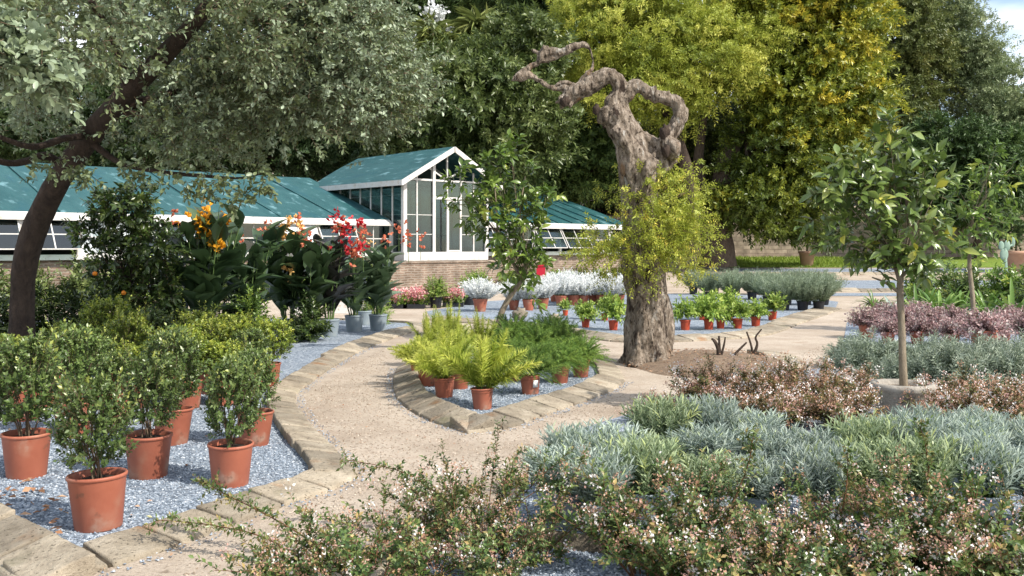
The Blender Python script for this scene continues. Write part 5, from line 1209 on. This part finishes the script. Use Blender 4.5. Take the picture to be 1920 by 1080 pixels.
for yy in (1.9, 3.7, 5.4):
    mb = MB(); bar(mb, (.1, yy, EV - .05), (W - .1, yy, EV - .05), .06); bar(mb, (.1, yy, EV), (W / 2, yy, AP - .05), .06); bar(mb, (W - .1, yy, EV), (W / 2, yy, AP - .05), .06); bar(mb, (W / 2, yy, EV), (W / 2, yy, AP - .08), .05); gpart("roof_truss", mb, M['white'])
def pane(q, mat=None, th=.012, parent=groot, name="pane"):
    mb = MB(); slab(mb, q, th); return gpart(name, mb, mat or M['glass'], parent)
for i in range(6):
    x0, x1 = fx[i] + .045, fx[i + 1] - .045
    if i in (2,): 
        pane([(x0, .07, 3.44), (x1, .07, 3.44), (x1, .07, EV - .1), (x0, .07, EV - .1)])
        continue                                                         # the open doorway
    if i == 3:
        dr = MB(); 
        for a, b in (((x0, .05, SILL), (x0, .05, 3.32)), ((x1, .05, SILL), (x1, .05, 3.32)), ((x0, .05, SILL + .04), (x1, .05, SILL + .04)), ((x0, .05, 3.28), (x1, .05, 3.28))): bar(dr, a, b, .05)
        d = gpart("door", dr, M['white']); pane([(x0 + .03, .05, SILL + .07), (x1 - .03, .05, SILL + .07), (x1 - .03, .05, 3.24), (x0 + .03, .05, 3.24)], parent=d)
        pane([(x0, .07, 3.44), (x1, .07, 3.44), (x1, .07, EV - .1), (x0, .07, EV - .1)]); continue
    pane([(x0, .07, SILL), (x1, .07, SILL), (x1, .07, EV - .1), (x0, .07, EV - .1)])
    for zz in (2.05, 2.75):
        mb = MB(); bar(mb, (x0, .06, zz), (x1, .06, zz), .022); gpart("glazing_bar", mb, M['white'])
for side, x in ((0, .06), (1, W - .06)):
    ys = np.linspace(.06, 5.5, 9)
    for j, y in enumerate(ys[1:]): post((x, y, SILL), (x, y, EV - .05), .06)
    for j in range(8): 
        y0, y1 = ys[j] + .045, ys[j + 1] - .045
        pane([(x, y1, SILL), (x, y0, SILL), (x, y0, EV - .08), (x, y1, EV - .08)])
        for zz in (2.05, 2.75, 3.45):
            mb = MB(); bar(mb, (x, y0, zz), (x, y1, zz), .022); gpart("glazing_bar", mb, M['white'])
# wings
def wing(x0, x1, zr, sgn):
    be, br, ze = .84, 6.3, 2.55
    roofslab("roof", [(x0, be, ze), (x1, be, ze), (x1, br, zr), (x0, br, zr)], .03, M['netting'])
    n = max(1, int((x1 - x0) / .75)); xs = np.linspace(x0, x1, n + 1)
    for i in range(n):
        mb = MB(); a, b = xs[i] + .006, xs[i + 1] - .006
        slab(mb, [(a, be - .24, 2.40), (b, be - .24, 2.40), (b, be + .02, 2.555), (a, be + .02, 2.555)], .03); gpart("eave_board", mb, M['white'])
    for x in np.arange(x0 + 1.1, x1 - .6, 2.3 if sgn < 0 else .9):
        mb = MB(); sl_ = np.array([0, br - be, zr - ze]); nn_ = unit(np.array([0, -(zr - ze), br - be])); p_ = np.array([x, be + .02, ze + .02]) + nn_ * .045
        bar(mb, p_, p_ + sl_ * .985, .045, .03); gpart("seam", mb, M['netting'])
    mb = MB(); box(mb, (x0, be - .28, 2.345), (x1, be - .21, 2.41)); gpart("gutter", mb, M['white'])
    for i in range(0, n + 1, 2): post((xs[i], be - .1, SILL - .02), (xs[i], be - .1, 2.36), .10)
    mb = MB(); box(mb, (x0, be - .22, 1.24), (x1, be + .06, SILL - .02)); gpart("sill", mb, M['white'])
    mb = MB(); box(mb, (x0, be - .10, -.2), (x1, be + .05, 1.24)); gpart("wall", mb, M['brick'])
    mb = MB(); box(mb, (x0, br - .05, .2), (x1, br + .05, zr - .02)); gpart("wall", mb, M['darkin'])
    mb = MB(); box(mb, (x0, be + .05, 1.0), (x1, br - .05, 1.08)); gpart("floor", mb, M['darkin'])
    for i in range(0, n - 1, 2):
        a, b = xs[i] + .06, xs[min(i + 2, n)] - .06; k = i // 2
        tilt = .55 if (k % 3 != 1) else 0.0
        zt, zb = 2.36, SILL; h = zt - zb
        yb = be - .1 - math.sin(tilt) * h; zb2 = zt - math.cos(tilt) * h
        fr_ = MB(); A0, B0, A1, B1 = (a, be - .1, zt), (b, be - .1, zt), (a, yb, zb2), (b, yb, zb2)
        md = lambda p, q_, s: tuple(np.array(p) * (1 - s) + np.array(q_) * s)
        for p, q_ in ((A0, A1), (B0, B1), (A1, B1), (md(A0, B0, .5), md(A1, B1, .5)), (md(A0, A1, .5), md(B0, B1, .5))): bar(fr_, p, q_, .035)
        wv = gpart("window", fr_, M['white'])
        e = np.array([0, -.001, .0])
        pane([np.array(A1), np.array(B1), np.array(B0), np.array(A0)], M['whitewash'] if (sgn < 0 and k in (4, 8)) else M['glass'], .008, wv)
    if sgn > 0:
        mb = MB(); slab(mb, [(x1, br, 1.1), (x1, be - .1, 1.1), (x1, be - .1, 2.5), (x1, br, zr - .05)], .05); gpart("wall", mb, M['white'])
wing(-17.0, -.02, 4.33, -1)
wing(W + .02, 13.4, 4.3, 1)
def wall_thing(name, label, lo_, hi_, mat, rot=GA, loc=g0):
    mb = MB(); x0, y0, z0 = lo_; x1, y1, z1 = hi_; n = 24; box(mb, lo_, (x1, y1, z1 - .08)); box(mb, (x0 - .03, y0 - .04, z1 - .078), (x1 + .03, y1, z1))
    return single(name, mb.mesh(name, mat, False), label, "wall", loc=tuple(loc), rotz=rot)
wall_thing("brick_wall", "old brick retaining wall below the greenhouse gable", (-2.2, -.30, -.2), (W + .3, -.04, 1.09), M['brick'])
wall_thing("stone_wall", "long rough stone garden wall behind the lawn", (-6, 0, 0), (60, .5, 2.6), M['stonewall'], 0, (P(1300, 480, 57)[0], 57, terrain(57) - .1))
mb = MB(); n = 10; q = []
for j in range(n + 1):
    a = math.pi * j / n; q.append((math.cos(a) * 1.7, math.sin(a) * 1.0))
v = [(x, y, z) for y in (0, 5) for x, z in q]; mb.add(v, [(i, i + 1, n + 2 + i, n + 1 + i) for i in range(n)])
rt = thing("shed", "low tan barrel-roofed shed beyond the right greenhouse wing", "shed", P(1130, 405, 56), .5); part("roof", mb.mesh("roof", M['plaster']), rt)
mb = MB(); box(mb, (-1.65, .05, -2.6), (1.65, 4.95, 0)); part("wall", mb.mesh("wall", M['plaster'], False), rt)

# ------------------------------------------------------------------ trees
def big_tree(name, label, base, lobes, Y, mat, leaf, wr, dens, seed, trunks, bark='darkbark', T=T4, up=.35, sl=.9, droop=.15, nl=14, depth=.8, rmid=.45, rvar=.16, shell=.55, cl=1.1, limbs=26, group=None, sub=17, spread=55, limbw=.05, lowtone=0.0):
    """lobes: (u, v, ru, rv, dy) pixel ellipses turned into ellipsoids at distance Y; clumps of leafy twigs fill their shells"""
    rg = np.random.default_rng(seed); base = np.array(base, float); root = thing(name, label, "tree", base, group=group)
    mb = MB(); tb = MB(); allc = []
    for u, v, ru, rv, dy in lobes:
        y = Y + dy; c = P(u, v, y) - base; rr = np.array([ru / F * y, (ru + rv) / 2 / F * y * depth, rv / F * y])
        area = 4 * math.pi * (rr.prod() ** (2 / 3)); k = max(4, int(area * dens * .62))
        d = rdir(k, rg); s = shell + (1 - shell) * rg.uniform(0, 1, (k, 1)) ** .6
        cc = c + d * rr * s; allc.append(cc)
        n = k * sub
        o = np.repeat(cc, sub, 0) + rg.normal(0, cl * .38, (n, 3)) * [1.35, 1.35, .5]; od = np.repeat(d, sub, 0) * [1, 1, .6]
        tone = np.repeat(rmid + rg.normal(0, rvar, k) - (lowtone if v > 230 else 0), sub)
        sprigs(mb, o, od * .7 + rdir(n, rg) * .8 + [0, 0, up], sl * rg.uniform(.6, 1.2, n), nl, leaf, leaf * wr, T, droop, spread, .1, rnd=tone, rj=.2, twig=0, rng=rg)
    for pts, wid in trunks:
        pp = [P(u, v, Y + dy) - base for u, v, dy in pts]; tube(tb, pp, [w / 2 / F * Y for w in wid], 12, 6, wob=.15, seed=seed)
    allc = np.concatenate(allc); top = P(*trunks[0][0][-1][:2], Y + trunks[0][0][-1][2]) - base
    for i in rg.choice(len(allc), min(limbs, len(allc)), replace=False):
        e = allc[i]; mid = (top + e) / 2 + rg.normal(0, .12, 3) * np.linalg.norm(e - top) * .5 - [0, 0, .08 * np.linalg.norm(e - top)]
        tube(tb, [top, mid, e], [limbw * trunks[0][1][-1] / 10, limbw * .6 * trunks[0][1][-1] / 10, limbw * .2], 7, 5, wob=.1, seed=i)
    part("trunk", tb.mesh("trunk", M[bark]), root); part("crown", mb.mesh("crown", [mat, M['twig']]), root)
    return root

# near holm oak with the leaning trunk
YO = 12.0; ob = G(38, 707)
def oak():
    rg = np.random.default_rng(5); root = thing("oak_tree", "leaning holm oak with grey-green leaves overhanging the left bed", "tree", ob)
    tb = MB()
    def T(pts, w, sides=12): tube(tb, [P(u, v, Y) - ob for u, v, Y in pts], [x / 2 / F * YO for x in w], sides, 6, wob=.14, seed=len(pts))
    T2 = T
    def T(pts, w, sides=12): T2(pts, [x * .57 for x in w], sides)
    T([(36, 720, 12), (40, 640, 12), (42, 560, 12), (48, 490, 11.9), (65, 430, 11.8), (92, 370, 11.6), (128, 310, 11.3), (170, 255, 11), (215, 200, 10.6), (262, 150, 10.2), (330, 80, 9.8), (400, 0, 9.4)], [92, 82, 72, 74, 76, 72, 70, 68, 62, 56, 46, 34], 16)
    T([(120, 310, 11.4), (85, 292, 11.2), (50, 302, 11), (10, 305, 10.8), (-60, 280, 10.4)], [26, 24, 22, 20, 16])
    T([(165, 255, 11), (120, 260, 10.4), (60, 275, 10), (-20, 250, 9.5)], [24, 20, 18, 12])
    T([(165, 262, 11), (225, 305, 10.9), (300, 322, 10.9), (380, 330, 11), (450, 334, 11.1), (490, 326, 11.2)], [26, 16, 13, 10, 7, 4])
    T([(215, 205, 10.6), (300, 180, 10.8), (400, 140, 11), (520, 100, 11.3), (640, 60, 11.6)], [34, 26, 20, 14, 8])
    T([(240, 170, 10.4), (220, 90, 9.6), (170, 0, 8.8)], [30, 22, 14])
    T([(215, 205, 10.6), (320, 225, 10.8), (430, 215, 11.1), (560, 180, 11.5)], [22, 16, 11, 5])
    part("trunk", tb.mesh("trunk", M['darkbark']), root)
    mb = MB()
    # clumps along a broad domed crown; (u, v, Y, ru, rv, rdepth, count)
    lobes = [(560, 120, 9.3, 260, 170, 1.5, 120), (660, 160, 9.6, 160, 130, 1.2, 66), (420, 60, 8.8, 300, 160, 1.6, 105), (450, 225, 9.6, 170, 50, 1.0, 42), (230, 20, 8.6, 260, 120, 1.6, 60), (650, 225, 9.8, 80, 50, .7, 24), (60, 30, 8.4, 200, 120, 1.5, 36),
             (330, 260, 10.3, 170, 60, .8, 34), (120, 230, 10.8, 140, 45, .7, 16), (400, 295, 9.6, 90, 22, .5, 16), (520, 60, 8.2, 300, 170, 1.2, 60), (300, -190, 10.6, 620, 190, 2.4, 190), (700, -60, 9.6, 150, 90, 1.4, 34), (640, 20, 9.6, 150, 80, 1.2, 40), (735, 130, 10, 95, 90, .8, 26), (700, 200, 10, 60, 55, .6, 16)]
    for u, v, Y, ru, rv, rd, k in lobes:
        if u > 330 and v > -100: Y += 1.9; k = int(k * 1.35)
        c = P(u, v, Y); rr = np.array([ru / F * Y, rd, rv / F * Y]); d = rdir(k, rg); s = rg.uniform(.25, 1, (k, 1)) ** .55; cc = c + d * rr * s
        pu = CU + cc[:, 0] / cc[:, 1] * F; pv = HV - (cc[:, 2] - EYE) / cc[:, 1] * F
        low = np.interp(pu, [-100, 0, 150, 300, 470, 520, 620, 700, 760, 830], [250, 258, 272, 280, 280, 235, 222, 235, 205, 140])
        tv = np.interp(pu, [90, 215, 330, 420], [330, 200, 80, -20])
        keep = (pu < np.interp(pv, [-60, 0, 100, 160, 250], [705, 715, 765, 795, 730])) & (pv < low) & ~((np.abs(pv - tv) < 85) & (pu > 80) & (pu < 400) & (cc[:, 1] < 10.9) & (rg.uniform(0, 1, len(cc)) < .85))
        cc = cc[keep]; d = d[keep]; k = len(cc); sub = 11; n = k * sub
        o = np.repeat(cc, sub, 0) + rg.normal(0, .15, (n, 3)); od = np.repeat(d[:k], sub, 0)
        sprigs(mb, o - ob, od * .5 + rdir(n, rg) * .9 + [0, 0, .3], rg.uniform(.14, .26, n), 11, (.050 if v > -100 else .09), .026, TO if v > -100 else T4, .15, 58, .15, rnd=np.repeat(.5 + rg.normal(0, .16, k), sub), rj=.28, twig=.0028, rng=rg)
    # near bough at the photo's edge and low hanging twigs
    for u, v, Y, ru, rv, rd, k in [(40, 120, 5.6, 75, 65, .3, 9), (90, 150, 5.6, 50, 28, .2, 5), (-20, 60, 5.6, 90, 60, .4, 8)]:
        c = P(u, v, Y); n = k * 12; o = c + rdir(n, rg) * np.array([ru / F * Y, rd, rv / F * Y]) * rg.uniform(.1, 1, (n, 1))
        sprigs(mb, o - ob, rdir(n, rg) + [.3, -.2, .2], rg.uniform(.1, .2, n), 11, .052, .027, TO, .15, 60, .15, rnd=.62 + rg.normal(0, .1, n), rj=.2, twig=.0025, rng=rg)
    for u, v in [(155, 318), (165, 335), (140, 320), (345, 335), (395, 350), (320, 330), (440, 362), (455, 372), (500, 345), (500, 325), (270, 322), (230, 312), (100, 312), (70, 315), (410, 338), (365, 342)]:
        n = 6; o = P(u, v, 9.6) + rg.normal(0, .05, (n, 3)); sprigs(mb, o - ob, rdir(n, rg) * .8 + [0, 0, -.3], .14, 9, .055, .032, TO, .2, 60, .1, rnd=.35, rj=.3, twig=.002, rng=rg)
    part("crown", mb.mesh("crown", [L['oak'], M['twig']]), root)
oak()

def gb(u, Y): return (P(u, HV, Y)[0], Y, float(terrain(Y)) - .1)
big_tree("broadleaf_tree", "mid-green sunlit broadleaf tree behind the greenhouse gable", gb(840, 45), [(905, 178, 110, 100, -2), (800, 215, 90, 90, -2.5), (960, 240, 90, 110, -3), (870, 290, 100, 70, -3), (970, 110, 90, 70, -2), (760, 260, 60, 60, -2), (900, 200, 110, 90, -4)], 45, L['midtree'], .26, .42, 2.0, 2001, [([(840, 470, 0), (842, 380, 0), (860, 300, -1)], [40, 32, 26])], cl=.9, sl=.7)
big_tree("broadleaf_tree", "dark green tree between the gable and the twisted trunk", gb(1070, 51), [(1060, 260, 90, 90, 0), (1100, 330, 90, 60, -1), (1020, 330, 70, 50, 0), (1100, 200, 70, 70, 1), (990, 270, 60, 60, 1)], 51, L['darktree'], .24, .42, 1.9, 2002, [([(1070, 470, 0), (1070, 400, 0), (1065, 330, 0)], [26, 22, 18])], cl=.9, sl=.7, rmid=.6)
big_tree("lime_tree", "feathery pale yellow-green tree rising behind the twisted limbs", gb(1280, 46), [(1200, 60, 130, 80, 0), (1300, 110, 120, 90, 0), (1180, 150, 90, 70, -1), (1370, 75, 80, 55, 1), (1250, 205, 60, 35, 0), (1120, 30, 80, 60, 1), (1270, -10, 140, 60, 1), (1415, 55, 55, 32, 0), (1110, 100, 70, 50, 0), (1350, 165, 50, 30, 0)], 46, L['limetree'], .17, .36, 2.0, 2003,
         [([(1300, 480, 0), (1295, 360, 0), (1270, 260, 0), (1240, 190, 0)], [30, 26, 22, 16]), ([(1135, 240, .5), (1134, 120, .5), (1133, -20, .5)], [12, 9, 6])], cl=.8, sl=.75, up=.25, nl=18, droop=.25, spread=75, rmid=.5, rvar=.26)
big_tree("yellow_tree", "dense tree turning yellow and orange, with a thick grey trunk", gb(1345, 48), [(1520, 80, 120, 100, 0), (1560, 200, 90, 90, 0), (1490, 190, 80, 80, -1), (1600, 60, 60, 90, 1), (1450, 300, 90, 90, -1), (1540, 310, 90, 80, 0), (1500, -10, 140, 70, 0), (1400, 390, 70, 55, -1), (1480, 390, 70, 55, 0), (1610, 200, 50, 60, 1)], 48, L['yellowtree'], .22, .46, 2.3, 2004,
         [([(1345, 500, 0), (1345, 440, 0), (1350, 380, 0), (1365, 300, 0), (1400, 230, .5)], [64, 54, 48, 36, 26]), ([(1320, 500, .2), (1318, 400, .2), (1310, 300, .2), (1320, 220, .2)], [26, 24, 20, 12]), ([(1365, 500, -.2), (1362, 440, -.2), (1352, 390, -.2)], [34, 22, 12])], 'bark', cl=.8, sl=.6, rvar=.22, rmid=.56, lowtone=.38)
big_tree("broadleaf_tree", "shady understorey tree with bare twigs between lime and yellow trees", gb(1300, 52), [(1310, 270, 80, 60, 0), (1290, 340, 60, 60, 0), (1390, 250, 50, 60, 0), (1340, 330, 70, 70, 1), (1260, 270, 40, 70, 0)], 52, L['olivetree'], .2, .42, 1.7, 2005, [([(1290, 480, 0), (1285, 400, 0), (1290, 320, 0)], [18, 15, 12])], cl=.9, sl=.7, rmid=.35)
big_tree("olive_toned_tree", "dull olive-green tree between the yellow tree and the tall grey one", gb(1690, 60), [(1690, 60, 70, 110, 0), (1680, 200, 60, 80, 0), (1720, 130, 50, 80, 1), (1650, 10, 80, 60, 1), (1660, 290, 60, 50, -1)], 60, L['olivetree'], .22, .42, 2.0, 2006, [([(1690, 470, 0), (1690, 380, 0), (1695, 240, 0)], [20, 18, 14])], cl=.9, sl=.7)
big_tree("tall_tree", "tall grey-green tree against the sky with gaps in its crown", gb(1790, 62), [(1815, 70, 45, 70, 0), (1840, 150, 55, 60, 0), (1790, 130, 40, 60, 1), (1850, 220, 60, 60, 0), (1800, 10, 30, 50, 0), (1855, 145, 22, 45, 0), (1770, 60, 25, 50, 1)], 62, L['greytree'], .2, .36, 1.9, 2007,
         [([(1770, 480, 0), (1772, 380, 0), (1770, 280, 0), (1755, 190, 0), (1735, 110, 0)], [18, 16, 14, 10, 6])], 'bark', cl=.9, sl=.8, up=.5, shell=.5)
big_tree("tall_tree", "grey-green tree at the photo's edge, lower than the tall one", gb(1920, 58), [(1905, 190, 45, 70, 0), (1930, 260, 60, 70, 0), (1880, 260, 40, 60, 0)], 58, L['greytree'], .2, .36, 2.0, 2008, [([(1920, 480, 0), (1920, 380, 0), (1920, 280, 0)], [18, 16, 12])], 'bark', cl=.9, sl=.7)
big_tree("dark_tree", "very dark evergreen behind the slimmer citrus tree", gb(1830, 55), [(1780, 280, 60, 70, 0), (1850, 310, 70, 70, 0), (1900, 350, 60, 60, 0), (1800, 360, 70, 60, 0), (1760, 340, 50, 60, 0), (1900, 300, 60, 60, 1)], 55, L['darktree'], .24, .42, 2.2, 2009, [([(1830, 490, 0), (1830, 420, 0), (1830, 350, 0)], [20, 18, 14])], cl=.9, sl=.6, rmid=.35)
big_tree("dark_tree", "dark evergreen mass behind the left greenhouse roof", gb(620, 52), [(600, 240, 130, 90, 0), (700, 270, 90, 80, 0), (520, 260, 110, 80, 0), (640, 160, 130, 90, 2), (420, 240, 120, 90, 0), (300, 240, 130, 90, 0), (150, 230, 150, 100, 0), (0, 230, 130, 100, 0)], 52, L['darktree'], .26, .42, 1.5, 2010, [([(620, 470, 0), (620, 400, 0), (620, 300, 0)], [26, 22, 18])], cl=1.0, sl=.8, rmid=.25)
big_tree("conifer", "dark tall conifer showing above the broadleaf tree at the top edge", gb(830, 74), [(790, -20, 80, 90, 0), (850, -70, 70, 110, 0), (730, -40, 80, 90, 1), (900, -60, 50, 90, 2)], 74, L['darktree'], .3, .3, 1.6, 2011, [([(830, 470, 0), (830, 250, 0), (830, 20, 0)], [18, 16, 10])], cl=1.2, sl=1.0, up=-.1, rmid=.4)
big_tree("conifer", "dark conifer behind the pale lime tree at the top edge", gb(1020, 70), [(1010, -10, 60, 80, 0), (1050, -60, 70, 110, 0), (1000, 80, 50, 60, 1)], 70, L['darktree'], .3, .3, 1.7, 2012, [([(1030, 470, 0), (1030, 250, 0), (1030, 20, 0)], [16, 14, 9])], cl=1.2, sl=1.0, up=-.1, rmid=.5)
big_tree("dark_tree", "dark evergreen low behind the right greenhouse wing", gb(1180, 58), [(1150, 340, 90, 50, 0), (1250, 380, 60, 60, 0), (1230, 300, 60, 70, 0), (1090, 370, 60, 30, 0), (1270, 440, 60, 40, 0)], 58, L['darktree'], .24, .42, 1.8, 2013, [([(1200, 470, 0), (1200, 420, 0), (1200, 360, 0)], [18, 16, 12])], cl=.9, sl=.7, rmid=.3)

# yuccas with white flower spikes high among the trees
def yucca(label, u, v, Y, heads, spikes, seed):
    rg = np.random.default_rng(seed); b = np.array(gb(u, Y)); rt = thing("yucca", label, "yucca", b, group="yuccas among the background trees"); tb = MB(); mb = MB(); fb = MB()
    for hu, hv, r in heads:
        c = P(hu, hv, Y) - b; tube(tb, [(0, 0, 0), c * [.4, .4, .6], c], [.28, .2, .14], 8, 5)
        k = 110; d = rdir(k, rg) + [0, 0, .25]; scatter(mb, TS, np.tile(c, (k, 1)) + d * .15, d, rdir(k, rg) + [0, 0, 1], r / F * Y * rg.uniform(.7, 1.1, k), .10, rg.uniform(.2, .9, k))
    for hu, hv, h in spikes:
        c = P(hu, hv, Y) - b; k = 150; o = c + rg.normal(0, 1, (k, 3)) * [.14, .14, h / F * Y * .35]; scatter(fb, T4, o, rdir(k, rg), rdir(k, rg), .2, .16, rg.uniform(.3, 1, k))
    part("trunk", tb.mesh("trunk", M['bark']), rt); part("foliage", mb.mesh("foliage", L['yuccaleaf']), rt)
    if spikes: part("blossom", fb.mesh("blossom", L['whitebush']), rt)
yucca("yucca crown with creamy white flower spikes above the broadleaf tree", 815, 80, 46, [(808, 62, 42), (840, 85, 38), (815, 92, 36)], [(812, 25, 26), (824, 28, 24), (840, 64, 22), (805, 30, 20)], 41)
yucca("yucca crown without flowers next to the flowering one", 893, 60, 46, [(893, 52, 46), (880, 80, 36)], [], 42)

# far wooded slope that closes the view
def far_wood():
    rg = np.random.default_rng(99); mb = MB(); k = 2600
    u = rg.uniform(-900, 1720, k); Y = rg.uniform(84, 125, k); top = np.interp(u, [-900, 1000, 1500, 1660, 1720], [-200, -190, -80, 150, 330])
    v = top + (rg.uniform(0, 1, k) ** 1.1) * (470 - top)
    c = np.stack([(u - CU) / F * Y, Y, EYE - (v - HV) / F * Y], 1); s = 7; n = k * s
    o = np.repeat(c, s, 0) + rg.normal(0, 1.1, (n, 3)); sprigs(mb, o, rdir(n, rg) + [0, -.3, .4], 1.5, 9, .75, .4, T4, .1, 55, .1, rnd=np.repeat(.35 + rg.normal(0, .2, k), s), rj=.2, rng=rg)
    setting("far_woods", mb.mesh("far_woods", L['darktree']), "stuff")
far_wood()

# potted trees and cactus by the wall
def terr_pot(u, Y, w, lb, name, seed, crown, mat):
    b = np.array([(u - CU) / F * Y, Y, float(terrain(Y))]); r = w / 2 / F * Y; mb = MB()
    rt = thing(name, lb, "potted tree", b); lathe(mb, [(r * .6, 0), (r * .66, .02), (r * .9, r * 1.5), (r, r * 1.52), (r, r * 1.75), (r * .9, r * 1.77), (r * .82, r * 1.6)], 24); part("pot", mb.mesh("pot", M['clay']), rt)
    mb = MB(); lathe(mb, [(r * .86, r * 1.55), (.001, r * 1.6)], 16); part("soil", mb.mesh("soil", M['potting']), rt)
    rg = np.random.default_rng(seed); tb = MB(); tube(tb, [(0, 0, r * 1.5), (.03, 0, r * 3), (0, 0, r * 4.6)], [.06, .05, .04], 8, 4); part("trunk", tb.mesh("trunk", M['bark']), rt)
    mb = MB()
    for cu, cv, ru, rv in crown:
        c = P(cu, cv, Y) - b; k = 90; d = rdir(k, rg); sprigs(mb, c + d * np.array([ru, ru, rv]) / F * Y * rg.uniform(.2, .9, (k, 1)), d + [0, 0, .3], .4, 9, .2, .1, T4, .15, 55, .1, rnd=.5 + rg.normal(0, .15, k), rj=.25, twig=.006, rng=rg)
    part("crown", mb.mesh("crown", [mat, M['twig']]), rt)
terr_pot(1513, 50.5, 32, "small tree in a big clay pot on the lawn before the stone wall", "potted_tree", 61, [(1515, 425, 30, 25), (1545, 450, 16, 16), (1500, 400, 20, 20)], L['midtree'])
terr_pot(1905, 47, 44, "dark potted tree by the wall at the photo's edge", "potted_tree", 62, [(1910, 410, 35, 35), (1890, 440, 25, 20)], L['darktree'])
def cactus():
    Y = 38.0; b = np.array([(1886 - CU) / F * Y, Y, float(terrain(Y))]); rt = thing("cactus", "pale columnar cactus with paddles in a small orange pot", "cactus", b)
    part("pot", CPOT, rt); part("soil", CPOTS, rt); mb = MB()
    tube(mb, [(0, 0, .27), (-.03, 0, .8), (-.06, 0, 1.5)], [.07, .09, .07], 10, 4)
    for c, r in (((-.08, -.02, 1.25), (.17, .06, .25)), ((.05, 0, 1.6), (.13, .05, .22)), ((-.18, 0, 1.6), (.12, .05, .18)), ((.28, .0, 1.75), (.09, .04, .2))): ellip(mb, c, r)
    bar(mb, (.05, 0, 1.5), (.25, 0, 1.65), .06)
    part("stem", mb.mesh("stem", M['cactus']), rt)
cactus()
